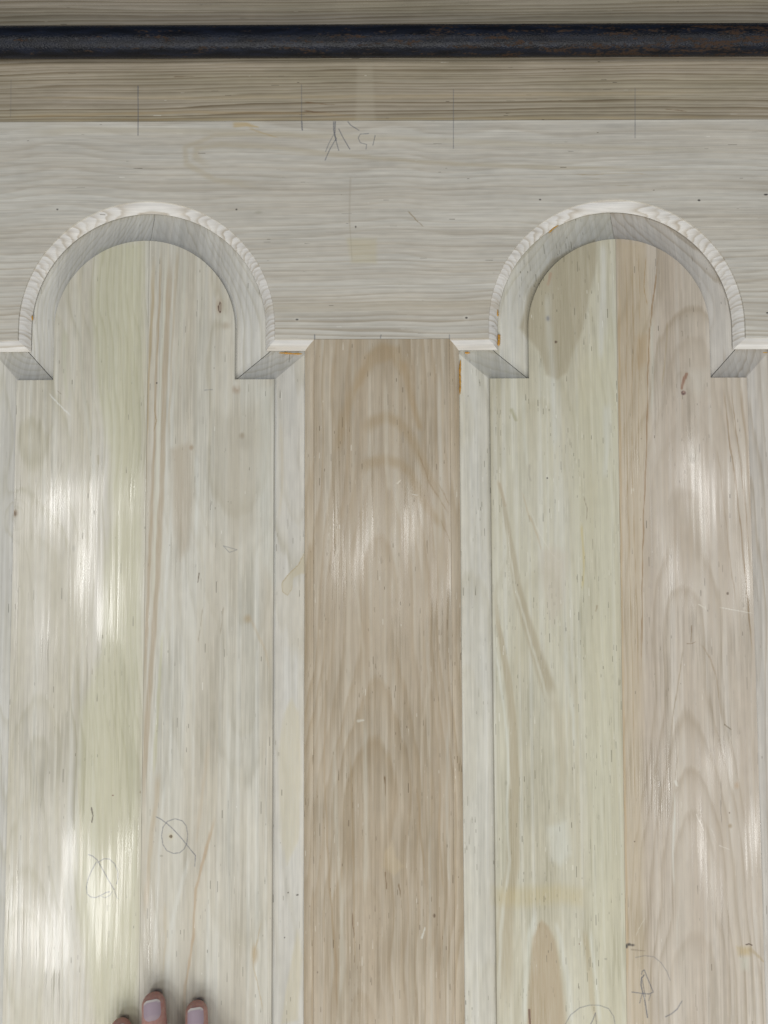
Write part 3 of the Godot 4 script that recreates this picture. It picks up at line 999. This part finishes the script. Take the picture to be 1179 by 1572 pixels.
			["s", [-212.1, 162, -210.5, 120.7, -206.1, 75.1, -196.1, 12.1], 6.0, 4.5, Color8(198,199,188), 0.31, 0.95], ["s", [-220.6, 129.9, -221, 102.5, -217.8, 75.2], 7.0, 4.0, Color8(172,172,142), 0.4, 0.9],
			["s", [-243.1, -1.2, -236.4, 21.2, -231.6, 48.1, -226.6, 66.2], 2.0, 3.0, Color8(170,164,140), 0.4, 0.9], ["s", [-240.3, -5.6, -227.3, 12.2, -218.9, 39.1], 1.6, 2.0, Color8(170,164,140), 0.35, 0.9],
			["s", [-249.1, -10.1, -242.4, -32.3, -238, -76.4, -235.1, -128.9], 2.0, 2.0, Color8(172,166,146), 0.4, 0.9], ["s", [-250.7, -19, -247.4, -50, -244.5, -102.7, -243.7, -180.7], 2.0, 2.0, Color8(176,170,150), 0.4, 0.9],
			["s", [-244.4, -125.4, -239, -154.9, -232.1, -189.4, -230.4, -232.1, -232.7, -287.1, -236, -338.1], 2.4, 2.0, Color8(178,174,160), 0.55, 0.9], ["s", [-250.1, -125.4, -248, -180.7, -244.5, -223.5, -244, -287, -245.4, -338.1], 2.0, 2.0, Color8(180,176,162), 0.5, 0.9],
			["s", [-206.2, -172.3, -203.5, -223.7, -201.9, -266.1], 2.0, 1.6, Color8(182,170,140), 0.4, 0.9], ["s", [-197.3, -129, -194.8, -172.3, -192.5, -206.6], 2.4, 2.0, Color8(174,168,138), 0.4, 0.9],
			["d", [-252.5, -0.2], 3.0, 4.0, Color8(124,102,76), 0.8, 0.9], ["d", [-252, -0.7], 1.5, 1.8, dark, 0.6, 0.7], ["d", [-211.5, -24.4], 2.2, 3.6, Color8(166,162,146), 0.8, 0.8],
			["s", [-230.9, 83, -226.8, 77.9, -214.9, 66.1], 1.0, 1.3, Color8(216,216,208), 0.8, 0.5],
			["s", [-196.6, -198.1, -195.6, -203.2, -196.4, -207.5], 1.0, 1.0, Color8(80,72,60), 0.8, 0.5], ["s", [-215.7, -201.4, -215.6, -205.7], 0.6, 0.5, dark, 0.6, 0.6], ["s", [-230.8, -191.5, -231.1, -198], 0.6, 0.5, grey, 0.6, 0.6], ["s", [-224.6, -236.4, -224, -245.7], 1.6, 1.0, grey, 0.6, 0.7],
			["s", [-221.9, 82, -225.1, 84.3], 0.6, 0.6, dark, 0.4, 0.6], ["s", [-197.7, -102.9, -198, -109.4], 0.7, 0.5, dark, 0.5, 0.6], ["s", [-196.5, 39, -196, 33.6], 2.4, 2.0, Color8(160,152,126), 0.6, 0.8],
			["p", [-198.2, -228.8, -195.6, -229.7, -192.5, -232.2, -188.5, -238.6, -184.9, -245, -181.8, -250.1, -180.9, -251.8], 0.45, 0.85], ["p", [-192.9, -233.5, -195.9, -239, -198.4, -245, -199.2, -250, -198.7, -254.3, -196.4, -256.4, -193, -256.8, -189.1, -255.2, -186.1, -253.5, -183.9, -253.1], 0.42, 0.75],
			["p", [-192, -234, -187.7, -231.4, -184.2, -231.8, -180.7, -234.8, -178.5, -239.9, -178.4, -245, -179.2, -248], 0.4, 0.7], ["p", [-189.5, -256, -186.5, -256.9, -183.4, -255.2, -182.2, -253.1], 0.35, 0.55], ["p", [-180.4, -253.1, -179.1, -256.5, -177.8, -257.8], 0.35, 0.5],
			["d", [-182.7, -190], 0.5, 0.6, red, 0.8, 0.5], ["d", [-164, -187.9], 0.6, 1.2, dark, 0.5, 0.6],
			["s", [-254.4, 66.3, -253.3, 39.2], 0.6, 0.6, Color8(110,100,84), 0.5, 0.7],
			]},
		{"name": "left_b", "kind": 1, "side": -1.0, "seed": 67, "rect": Rect2(-164.5, -442.0, 120.0, 660.0), "pith": [-96.0, 0.008, -60.0, 0.05], "spacing": 4.2, "wave": 8.0, "steep": 1.9,
			"knots": [PackedFloat32Array([-111.0, 141.0, 8.0, 16.0, 3.5]), PackedFloat32Array([-94.0, 52.0, 9.0, 14.0, 1.5]), PackedFloat32Array([-94.0, -72.0, 10.0, 14.0, -1.5])],
			"base": Color8(193, 189, 174), "tint": Color8(186, 179, 161), "late": Color8(162, 154, 130), "contrast": 0.8, "rough": 0.32, "ducts": 1800, "marks": [
			["s", [-159.9, 188.7, -160.2, 138.8, -162, 102.2, -162.8, 65.9, -164.1, 20.9, -164.2, -32.6, -163.9, -94.3, -163.8, -129.2], 3.4, 2.0, Color8(164,146,112), 0.75, 0.75],
			["s", [-154.4, 188.6, -155, 161.8, -156, 129.6, -157, 97.7, -157.5, 65.9, -158, 38.8, -159.2, -5.9, -160.5, -50.3, -161.7, -94.3, -162.5, -129.2], 2.4, 3.4, Color8(162,144,116), 0.7, 0.7],
			["s", [-147.2, 187.7, -148.7, 161.8, -150.1, 129.6, -151.4, 84, -151.8, 38.8, -152.7, 3, -154.4, -41.5, -156.2, -76.8, -158.4, -111.8, -160.2, -142.2, -161.8, -181, -162.4, -206.8], 5.5, 4.6, Color8(166,150,124), 0.75, 0.6],
			["s", [-142.2, 187.7, -144.2, 161.8, -145.6, 129.6, -147, 93.1, -148.2, 38.8], 3.2, 2.0, Color8(170,156,130), 0.5, 0.8],
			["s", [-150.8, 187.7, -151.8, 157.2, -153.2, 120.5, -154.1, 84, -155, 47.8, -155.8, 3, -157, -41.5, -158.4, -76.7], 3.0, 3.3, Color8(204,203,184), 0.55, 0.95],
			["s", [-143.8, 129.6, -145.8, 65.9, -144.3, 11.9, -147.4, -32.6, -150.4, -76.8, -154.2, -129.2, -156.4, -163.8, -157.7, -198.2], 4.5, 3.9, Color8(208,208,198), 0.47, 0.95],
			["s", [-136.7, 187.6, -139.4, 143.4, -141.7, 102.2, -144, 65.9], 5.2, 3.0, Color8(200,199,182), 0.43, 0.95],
			["s", [-157.2, 79.5, -158, 69.5, -157, 65.9, -156.1, 63.2, -157.4, 59.6, -159.1, 55.1], 1.1, 0.9, Color8(150,128,92), 0.8, 0.6],
			["s", [-150.4, -76.8, -152.2, -111.8, -154, -146.5, -155.3, -181.1], 3.0, 3.0, Color8(182,178,140), 0.5, 0.8],
			["s", [-151.9, -172.5, -153.4, -194, -155.8, -213.2, -158.1, -236.6, -160.2, -274.7], 5.5, 4.0, Color8(176,160,132), 0.65, 0.8],
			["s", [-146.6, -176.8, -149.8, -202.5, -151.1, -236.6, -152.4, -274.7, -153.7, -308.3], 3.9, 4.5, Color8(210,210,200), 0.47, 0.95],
			["s", [-117.9, -151, -121.2, -176.9, -124.4, -206.9, -126.9, -224], 4.0, 3.5, Color8(182,168,144), 0.55, 0.9],
			["s", [-113.6, -201.8, -117.4, -217.2, -122.4, -236.8, -126.2, -251.6, -127.4, -266.4, -127.6, -282.4, -130.5, -300, -132.5, -313.4, -133.9, -341.8], 3.2, 2.2, Color8(172,150,120), 0.8, 0.75],
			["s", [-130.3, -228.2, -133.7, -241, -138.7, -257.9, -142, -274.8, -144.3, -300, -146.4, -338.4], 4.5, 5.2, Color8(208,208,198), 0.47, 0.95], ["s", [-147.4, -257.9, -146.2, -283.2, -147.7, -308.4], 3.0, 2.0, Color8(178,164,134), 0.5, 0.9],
			["s", [-81.8, -269.1, -84.8, -283.4, -86.9, -293.1, -87.7, -300.2, -85.9, -308.6, -82.9, -321.1, -81.1, -333.6], 1.2, 1.2, Color8(176,158,124), 0.6, 0.8], ["d", [-86.9, -293.9], 3.2, 9.5, Color8(170,150,116), 0.75, 0.8],
			["d", [-113.6, 143.2], 3.6, 8.5, Color8(160,142,118), 0.6, 0.9], ["s", [-113.7, 146, -114.3, 143.2, -114.1, 140, -113.2, 138.7, -112.7, 141.4, -113, 145.1, -113.7, 146], 0.8, 0.8, Color8(78,58,46), 0.85, 0.5], ["d", [-110.4, 134.5], 3.6, 6.8, Color8(208,206,190), 0.55, 0.95], ["d", [-109.5, 129.5], 5.0, 4.0, Color8(166,154,132), 0.6, 0.9],
			["d", [-101.5, 84.7], 4.0, 4.5, Color8(158,138,116), 0.7, 0.9], ["s", [-102, 89.3, -101.1, 85.6], 4.5, 3.0, Color8(210,208,194), 0.47, 0.95],
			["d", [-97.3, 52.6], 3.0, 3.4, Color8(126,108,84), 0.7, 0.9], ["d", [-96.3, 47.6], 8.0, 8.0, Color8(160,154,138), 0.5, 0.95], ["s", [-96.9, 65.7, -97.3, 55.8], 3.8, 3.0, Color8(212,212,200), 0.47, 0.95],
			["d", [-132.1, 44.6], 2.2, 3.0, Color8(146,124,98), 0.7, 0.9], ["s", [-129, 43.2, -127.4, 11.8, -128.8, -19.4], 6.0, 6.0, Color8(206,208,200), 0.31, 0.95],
			["f", [-146.4, 43.3, -134, 47.8, -130.9, 11.8, -133.2, -23.8, -139.4, -32.7, -144.1, -6], Color8(170,158,136), 0.6, 3.0], ["f", [-113.5, 65.8, -84.8, 74.7, -82.6, -6.2, -97.7, -19.5, -115.8, 11.8], Color8(172,165,146), 0.5, 8.0],
			["d", [-92.9, -72.6], 3.6, 4.6, Color8(166,146,114), 0.65, 0.95], ["s", [-93, -68.2, -85.8, -83.6, -80.4, -94.6, -77.8, -107.7], 4.0, 2.0, Color8(182,166,138), 0.45, 0.9],
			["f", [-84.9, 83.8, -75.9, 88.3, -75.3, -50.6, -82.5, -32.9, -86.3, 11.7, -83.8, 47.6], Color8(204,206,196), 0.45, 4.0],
			["s", [-126.4, -41.6, -126.8, -47.8], 1.0, 0.8, Color8(86,74,58), 0.8, 0.6], ["s", [-108.9, -63.7, -111.4, -83.5], 1.0, 0.8, Color8(140,128,106), 0.6, 0.8], ["s", [-123.1, -63.7, -126.4, -90], 0.9, 0.7, Color8(140,128,106), 0.5, 0.8],
			["p", [-109.7, -23, -100.3, -25.7, -105.6, -27.5, -109.7, -23], 0.35, 0.5], ["p", [-123.5, 84.4, -118.1, 84.8], 0.35, 0.5], ["d", [-156.4, 89.5], 0.6, 0.7, black, 0.9, 0.4],
			["p", [-153.3, -204.2, -150.6, -205.5, -146.2, -208.5, -141.8, -212.4, -136.5, -218, -133, -222.2, -129.5, -226.5, -126.8, -229.5, -127.2, -236.7], 0.42, 0.8],
			["p", [-140.2, -205.6, -135.8, -206.9, -133.1, -210.3, -132.2, -215.4, -132.6, -221.4, -134.3, -225.2, -137.3, -227.8, -141.6, -228.2, -146, -226.4, -148.7, -222.2, -149.6, -216.6, -148.8, -211.1, -145.8, -207.2, -141, -205.6], 0.36, 0.7],
			["d", [-143.5, -217.1], 3.4, 3.4, Color8(200,186,140), 0.47, 0.95], ["d", [-143.5, -217.1], 1.5, 1.4, Color8(74,58,36), 0.95, 0.4],
			["f", [-53.7, -23.2, -59.1, -35.7, -67.1, -43.7, -70.2, -49, -69.8, -54.4, -66.6, -57.1, -64, -53.1, -63.1, -45.5, -57.3, -42, -53.7, -43.8], Color8(190,178,146), 0.5, 0.6], ["s", [-53.7, -23.2, -59.1, -35.7, -67.1, -43.7, -70.2, -49, -69.8, -54.4, -66.6, -57.1, -64, -53.1, -63.5, -46.4], 0.8, 0.8, Color8(166,148,110), 0.7, 0.7],
			["f", [-71.6, -50.8, -55.5, -49.1, -55.4, -99.7, -67, -90.8], Color8(200,192,172), 0.4, 5.0], ["f", [-63.8, -127.8, -58.8, -137.5, -57, -174.2, -58.6, -221.8, -66.5, -238.9, -71, -217.4, -72.1, -161.1, -68.6, -137.5], Color8(198,190,164), 0.6, 1.5], ["f", [-59.8, -282.5, -56.7, -302.9, -59.2, -341.6, -69.6, -341.6, -65.4, -311.3], Color8(196,186,156), 0.55, 1.5],
			["s", [-71.5, 66.5, -70, 25.6, -72.6, -6], 4.5, 3.0, Color8(196,184,158), 0.39, 0.95], ["d", [-65.6, -256.9], 0.6, 0.7, black, 0.8, 0.5], ["d", [-59.9, -259.5], 0.6, 0.7, black, 0.8, 0.5], ["d", [-67.7, -285.9], 0.5, 0.6, black, 0.8, 0.5], ["d", [-54.6, -5.2], 0.5, 0.5, black, 0.8, 0.5],
			["d", [-149.5, -229.8], 1.2, 0.9, grey, 0.8, 0.6], ["s", [-164.3, -59.1, -164.2, -66.2], 0.9, 0.6, Color8(120,90,50), 0.7, 0.6],
			]},
		{"name": "right_a", "kind": 1, "side": 1.0, "seed": 83, "rect": Rect2(43.0, -442.0, 122.0, 660.0), "pith": [102.0, -0.02, -66.0, -0.04], "spacing": 5.0, "wave": 10.0, "steep": 1.9,
			"base": Color8(190, 186, 165), "tint": Color8(182, 176, 153), "late": Color8(160, 152, 124), "contrast": 0.6, "rough": 0.40, "ducts": 6000, "marks": [
			["f", [137.9, 101.1, 162.5, 137.6, 161, -117.3, 160.7, -342.8, 132.3, -342.7, 136.6, -224.9, 131.9, -117.2, 131.6, -7, 129.7, 64.8], Color8(192, 188, 154), 0.28, 6.0],
			["f", [95.5, 128.7, 102.7, 156.2, 118.8, 177, 148.6, 191.2, 149.2, 174.5, 143.8, 151.5, 138.4, 126.3, 131.3, 110.3, 126.6, 95.7, 120.2, 90.7, 112.2, 94.4, 107.9, 110.4, 100.8, 119.5], Color8(158,148,122), 0.72, 1.6],
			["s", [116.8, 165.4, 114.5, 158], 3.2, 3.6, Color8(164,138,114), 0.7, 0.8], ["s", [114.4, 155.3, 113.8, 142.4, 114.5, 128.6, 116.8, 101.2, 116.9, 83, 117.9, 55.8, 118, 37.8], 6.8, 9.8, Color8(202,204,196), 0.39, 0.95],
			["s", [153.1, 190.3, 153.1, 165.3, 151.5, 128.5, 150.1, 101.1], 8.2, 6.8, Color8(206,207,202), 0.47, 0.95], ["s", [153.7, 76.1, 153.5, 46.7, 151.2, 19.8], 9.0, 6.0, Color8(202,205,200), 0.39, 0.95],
			["d", [114.1, 133.7], 1.8, 2.4, Color8(104,104,108), 0.8, 0.8], ["d", [114.1, 133.7], 3.6, 3.6, Color8(150,148,142), 0.5, 0.9], ["d", [119.3, 117.2], 0.9, 1.2, dark, 0.9, 0.5], ["d", [112, 22.6], 0.6, 0.7, black, 0.9, 0.4],
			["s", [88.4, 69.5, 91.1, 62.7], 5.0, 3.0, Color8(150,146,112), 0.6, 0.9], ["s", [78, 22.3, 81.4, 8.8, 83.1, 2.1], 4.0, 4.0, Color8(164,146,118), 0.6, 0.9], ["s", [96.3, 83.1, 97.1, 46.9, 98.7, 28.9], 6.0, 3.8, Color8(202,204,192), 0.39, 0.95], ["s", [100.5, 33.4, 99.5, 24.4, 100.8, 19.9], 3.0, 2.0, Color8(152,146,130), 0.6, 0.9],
			["s", [79.8, 20, 83.1, -2.4, 87.2, -29.1, 91.3, -55.6, 97.2, -77.7, 104, -99.6, 109.9, -117.1, 114.1, -129.3], 2.5, 15.0, Color8(160,149,122), 0.75, 0.6],
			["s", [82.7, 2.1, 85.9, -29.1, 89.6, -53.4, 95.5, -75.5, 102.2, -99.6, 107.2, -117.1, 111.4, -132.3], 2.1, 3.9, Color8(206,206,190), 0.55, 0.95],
			["s", [73.7, -46.7, 76.9, -73.2, 81, -99.5, 84.3, -121.4, 86.6, -147.4, 87, -181.9, 85.7, -216.2, 85.4, -237.5, 81.8, -254.4, 79.8, -275.6, 78.5, -309.2, 77.2, -342.5], 3.0, 16.0, Color8(164,152,124), 0.75, 0.55],
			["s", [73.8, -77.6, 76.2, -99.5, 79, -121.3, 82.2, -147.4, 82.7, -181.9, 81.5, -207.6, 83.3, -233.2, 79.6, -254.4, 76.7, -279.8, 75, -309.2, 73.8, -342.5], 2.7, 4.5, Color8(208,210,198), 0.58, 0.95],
			["s", [112.4, -121.5, 117.4, -143.2, 119.5, -173.4, 117.2, -207.8], 14.0, 8.0, Color8(166,154,126), 0.4, 0.95],
			["s", [94, 14.6, 99.1, -2.4, 104.3, -15.8, 107.6, -29.2], 2.0, 2.0, Color8(172,154,122), 0.5, 0.9], ["s", [99.2, 2, 105.2, -13.6, 113.9, -28.3, 119.1, -34.5, 122.8, -29.2], 1.2, 1.0, Color8(206,202,184), 0.6, 0.8],
			["f", [105.9, -29.1, 113.5, -23.8, 125.4, -29.2, 121.3, -64.6, 113.1, -77.7, 108.2, -51.3], Color8(182,170,152), 0.45, 4.0], ["s", [135.1, -7, 136.1, -29.2, 134.7, -55.8], 2.4, 2.4, Color8(186,170,116), 0.6, 0.9], ["s", [136.8, 10.8, 138.9, 1.9, 138.3, -7], 0.9, 0.6, dark, 0.4, 0.8], ["s", [144.3, -64.6, 143.4, -68.2], 1.6, 1.4, Color8(140,124,96), 0.7, 0.8],
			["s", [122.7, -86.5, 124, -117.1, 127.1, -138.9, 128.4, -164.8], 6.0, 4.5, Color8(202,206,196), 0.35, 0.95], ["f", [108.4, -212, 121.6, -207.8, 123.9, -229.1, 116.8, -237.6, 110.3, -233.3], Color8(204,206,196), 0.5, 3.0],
			["f", [73.1, -252.7, 90.5, -251.1, 116.6, -249.5, 132.1, -252.9, 131.1, -263.1, 116.4, -261.3, 90.3, -263.8, 73, -262], Color8(184,168,122), 0.42, 4.5],
			["f", [104.1, -272.7, 108.3, -276.5, 112.5, -286.2, 115.3, -300.9, 117.6, -321.8, 119, -342.7, 92.7, -342.6, 94.3, -321.8, 95.9, -300.8, 97.8, -284, 101.4, -275.6], Color8(164,146,116), 0.85, 1.6],
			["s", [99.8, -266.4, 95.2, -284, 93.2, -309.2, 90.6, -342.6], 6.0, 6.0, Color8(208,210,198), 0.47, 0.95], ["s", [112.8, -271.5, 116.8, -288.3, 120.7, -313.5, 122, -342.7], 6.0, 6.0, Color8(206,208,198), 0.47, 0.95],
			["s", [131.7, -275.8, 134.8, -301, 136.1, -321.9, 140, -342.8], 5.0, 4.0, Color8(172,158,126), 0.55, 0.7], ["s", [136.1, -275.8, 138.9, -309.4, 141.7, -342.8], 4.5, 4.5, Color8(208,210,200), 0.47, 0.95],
			["s", [94.6, -330.1, 94.9, -339.3], 1.6, 1.8, Color8(92,64,48), 0.85, 0.7], ["s", [95.6, -198.3, 97.3, -198.3], 3.0, 1.0, grey, 0.4, 0.9],
			["p", [118.6, -339.4, 122.1, -333.5, 128.2, -329, 134.7, -327.3, 141.2, -327.4, 147.2, -329.5, 150.5, -334.5, 151.3, -339.5], 0.42, 0.6], ["p", [138.5, -332.3, 136.7, -336.9, 134.9, -340.2], 0.5, 0.8], ["p", [138.5, -332.8, 139.2, -340.2], 0.4, 0.6],
			["d", [146, -297.7], 1.0, 0.8, grey, 0.9, 0.5], ["d", [128.9, -288], 0.5, 0.5, red, 0.9, 0.5], ["d", [81.3, -182.8], 1.6, 2.4, grey, 0.6, 0.8],
			]},
		{"name": "right_b", "kind": 1, "side": 1.0, "seed": 97, "rect": Rect2(158.0, -442.0, 122.0, 660.0), "pith": [208.0, 0.015, -46.0, -0.085], "spacing": 4.6, "wave": 6.0, "steep": 1.9,
			"knots": [PackedFloat32Array([206.0, 85.0, 8.0, 14.0, -5.0]), PackedFloat32Array([211.0, 36.0, 9.0, 15.0, 5.0])],
			"base": Color8(186, 176, 159), "tint": Color8(178, 166, 148), "late": Color8(148, 133, 110), "contrast": 0.9, "rough": 0.30, "ducts": 1800, "sap": 0.4, "sap_color": Color8(198, 192, 180), "marks": [
			["f", [163.6, 190.2, 182.6, 187.4, 185.8, 128.4, 178.3, -7.2, 173.2, -139.1, 172.6, -267.4, 175.3, -342.9, 159.4, -342.8, 160.5, -117.3, 161.9, 82.8], Color8(178,160,124), 0.42, 4.0],
			["s", [164.4, 183.7, 162.8, 82.8, 161.4, -51.5, 161, -139, 160.5, -267.4, 159.9, -339.5], 3.0, 2.6, Color8(172,144,100), 0.5, 0.9],
			["s", [169, 188.4, 168.7, 128.4, 166.8, 37.6, 167.6, -51.5, 167.5, -139, 167.5, -225], 0.9, 0.8, Color8(150,126,90), 0.5, 0.8], ["s", [173.5, 188.3, 173.2, 128.4, 170.4, 37.6, 171.2, -51.5, 171.9, -139.1], 0.9, 0.8, Color8(150,126,90), 0.5, 0.8], ["s", [178.1, 187.4, 177.9, 137.6, 175.4, 64.7, 175.7, -7.2], 0.8, 0.8, Color8(152,128,92), 0.5, 0.8],
			["s", [192.5, 181.8, 189.3, 160.5, 186, 137.5, 183.6, 110.1, 181.9, 73.7, 180.2, 37.6, 177.4, -7.2, 175.6, -51.5, 174.4, -86.7, 173.2, -121.7], 1.4, 1.0, Color8(140,112,80), 0.8, 0.6], ["s", [183.3, 179, 181, 156, 183.4, 142.1], 1.4, 1.0, Color8(154,126,86), 0.6, 0.8],
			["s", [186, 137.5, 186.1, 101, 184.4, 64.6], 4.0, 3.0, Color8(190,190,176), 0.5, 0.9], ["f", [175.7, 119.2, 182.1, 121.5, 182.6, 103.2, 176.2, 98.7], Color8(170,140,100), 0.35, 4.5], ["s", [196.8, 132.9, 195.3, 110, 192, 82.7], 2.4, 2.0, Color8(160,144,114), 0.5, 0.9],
			["s", [234.4, 87.1, 236.4, 64.4, 238.5, 41.9, 240.7, 23.9, 242.7, 1.5, 244.6, -25.2, 246.5, -51.8, 248.4, -78.2, 249.5, -100.1], 1.5, 1.2, Color8(138,116,88), 0.75, 0.7], ["s", [239.8, 88, 242.4, 55.4, 245.9, 19.4, 248.4, -16.3, 250.2, -47.4], 1.2, 1.0, Color8(142,120,92), 0.65, 0.7], ["s", [246.1, 88.9, 248.7, 55.4, 250.4, 19.4, 251.6, -16.3], 3.0, 1.6, Color8(158,138,112), 0.55, 0.8], ["s", [228.8, 46.4, 231.6, 19.4, 233.6, -7.4, 236.2, -38.5, 239.8, -69.4], 1.4, 1.0, Color8(148,128,100), 0.45, 0.8],
			["s", [209.4, 94.5, 207.4, 90, 206, 84.5], 2.6, 2.6, Color8(134,98,76), 0.85, 0.6], ["d", [206.8, 81.3], 1.9, 2.0, Color8(78,48,42), 0.85, 0.5], ["d", [207.2, 81.8], 0.8, 0.8, Color8(168,140,122), 0.9, 0.5], ["f", [210.3, 96.3, 223.8, 98.1, 223.6, 87.2, 217.9, 78.1, 212.7, 84.5], Color8(196,192,178), 0.4, 4.0],
			["d", [211.9, 35.2], 2.4, 4.4, Color8(116,104,84), 0.75, 0.9], ["d", [212.4, 37.5], 6.0, 8.0, Color8(150,144,126), 0.4, 0.95],
			["d", [233.5, -56.6], 0.9, 1.3, dark, 0.85, 0.5], ["s", [213.8, -64, 217.8, -66.7], 1.2, 0.6, Color8(206,200,182), 0.85, 0.5], ["s", [227.1, -65.8, 239, -68.1, 251.3, -70.3], 0.9, 0.5, Color8(214,210,196), 0.85, 0.5],
			["s", [208.6, -78.1, 207.9, -89.5], 0.7, 0.6, Color8(120,100,76), 0.7, 0.6], ["s", [204.8, -90.4, 208.3, -90.4, 211, -89.1], 0.7, 0.5, Color8(120,100,76), 0.7, 0.6],
			["s", [203, -92.1, 198.9, -113.1, 195.9, -130.5, 191.6, -160.8], 1.6, 1.2, Color8(146,130,104), 0.6, 0.8], ["s", [213.6, -89.1, 220.4, -100, 224.5, -113.2, 226.6, -130.6, 228, -143.6], 1.8, 1.2, Color8(150,132,108), 0.55, 0.8],
			["s", [197.8, -160.8, 194.6, -182.3, 192.5, -199.5], 1.4, 1.0, Color8(150,136,112), 0.5, 0.8], ["s", [228.9, -144.5, 233.2, -147.9], 1.0, 0.8, Color8(108,96,76), 0.8, 0.6],
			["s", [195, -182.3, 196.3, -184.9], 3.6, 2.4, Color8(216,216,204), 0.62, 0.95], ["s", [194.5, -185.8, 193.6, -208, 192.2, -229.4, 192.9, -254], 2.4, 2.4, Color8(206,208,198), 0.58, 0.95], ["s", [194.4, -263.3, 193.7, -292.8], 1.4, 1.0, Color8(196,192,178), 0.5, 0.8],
			["s", [208.9, -203.8, 213, -214.5], 0.8, 0.6, Color8(216,210,196), 0.7, 0.6], ["s", [223.2, -224.4, 230.1, -227], 0.9, 0.6, Color8(214,208,194), 0.7, 0.6], ["s", [217.5, -210.3, 221.5, -223.1], 0.6, 0.5, Color8(210,204,190), 0.5, 0.6],
			["d", [230.8, -203], 0.7, 0.8, dark, 0.7, 0.5], ["d", [231, -211.6], 2.0, 2.2, Color8(140,120,88), 0.7, 0.8], ["d", [236.5, -185], 2.6, 3.6, Color8(172,144,112), 0.6, 0.9], ["d", [167.1, -221.6], 0.5, 0.6, dark, 0.9, 0.5],
			["s", [225.3, -180.3, 225.3, -195.3, 225.7, -212.4], 0.6, 0.5, Color8(110,100,84), 0.6, 0.6],
			["d", [161.4, -288.5], 2.2, 1.4, Color8(40,38,34), 0.85, 0.8], ["d", [164, -288.9], 2.2, 1.2, Color8(58,52,46), 0.8, 0.8], ["d", [160, -289.7], 1.0, 1.8, Color8(40,38,34), 0.9, 0.7], ["s", [163.4, -291.8, 172.1, -292.7], 1.6, 0.8, Color8(132,120,100), 0.7, 0.8], ["s", [165.3, -284.3, 169.8, -275.9, 173.4, -270.8], 0.8, 0.6, Color8(210,204,184), 0.6, 0.6],
			["s", [239.6, -288.8, 241.4, -288.4, 243.1, -289.2], 1.2, 1.0, Color8(66,50,36), 0.9, 0.6], ["f", [233.5, -290.4, 242.2, -290.4, 242, -295.5, 234.3, -295.5], Color8(172,150,98), 0.6, 2.0], ["s", [242.1, -292.1, 246.4, -295.5, 250.6, -299.7], 4.0, 2.0, Color8(160,142,108), 0.6, 0.8], ["f", [235.1, -297.2, 241.1, -297.2, 240, -305.6, 235.7, -304.7], Color8(186,188,170), 0.5, 2.0],
			["p", [169.6, -307.8, 170.1, -305.7, 171.4, -304.9, 172.2, -307, 174.2, -312, 177.1, -319.1, 174.5, -320.4, 168.9, -319.9, 162.9, -319.1], 0.5, 0.8], ["p", [171.3, -308.2, 169.5, -310.3, 169, -314.5, 169.8, -317.8, 171.4, -324.5, 172.9, -335.4], 0.7, 0.95], ["p", [169.6, -309.5, 170.7, -315.8, 171.9, -322], 0.4, 0.7], ["p", [169.8, -319.9, 167.9, -326.2], 0.4, 0.7], ["p", [175.4, -320.4, 174, -324.6], 0.35, 0.6],
			["p", [165.9, -296.9, 172, -295.7, 178, -296.5, 182.7, -300.3, 186.5, -306.2, 188.5, -311.6], 0.42, 0.45], ["p", [195.9, -325, 192.8, -330, 188.4, -333.4, 184.9, -335], 0.8, 0.6],
			]},
		{"name": "stile", "kind": 0, "seed": 113, "px": 0.8, "rect": Rect2(-386.0, -442.0, 112.0, 874.0), "pith": [-320.0, 0.0, -40.0, -0.06], "spacing": 3.6, "base": Color8(190, 188, 174), "tint": Color8(183, 179, 163), "late": Color8(152, 142, 120), "contrast": 0.7, "rough": 0.55, "ducts": 300},
	]
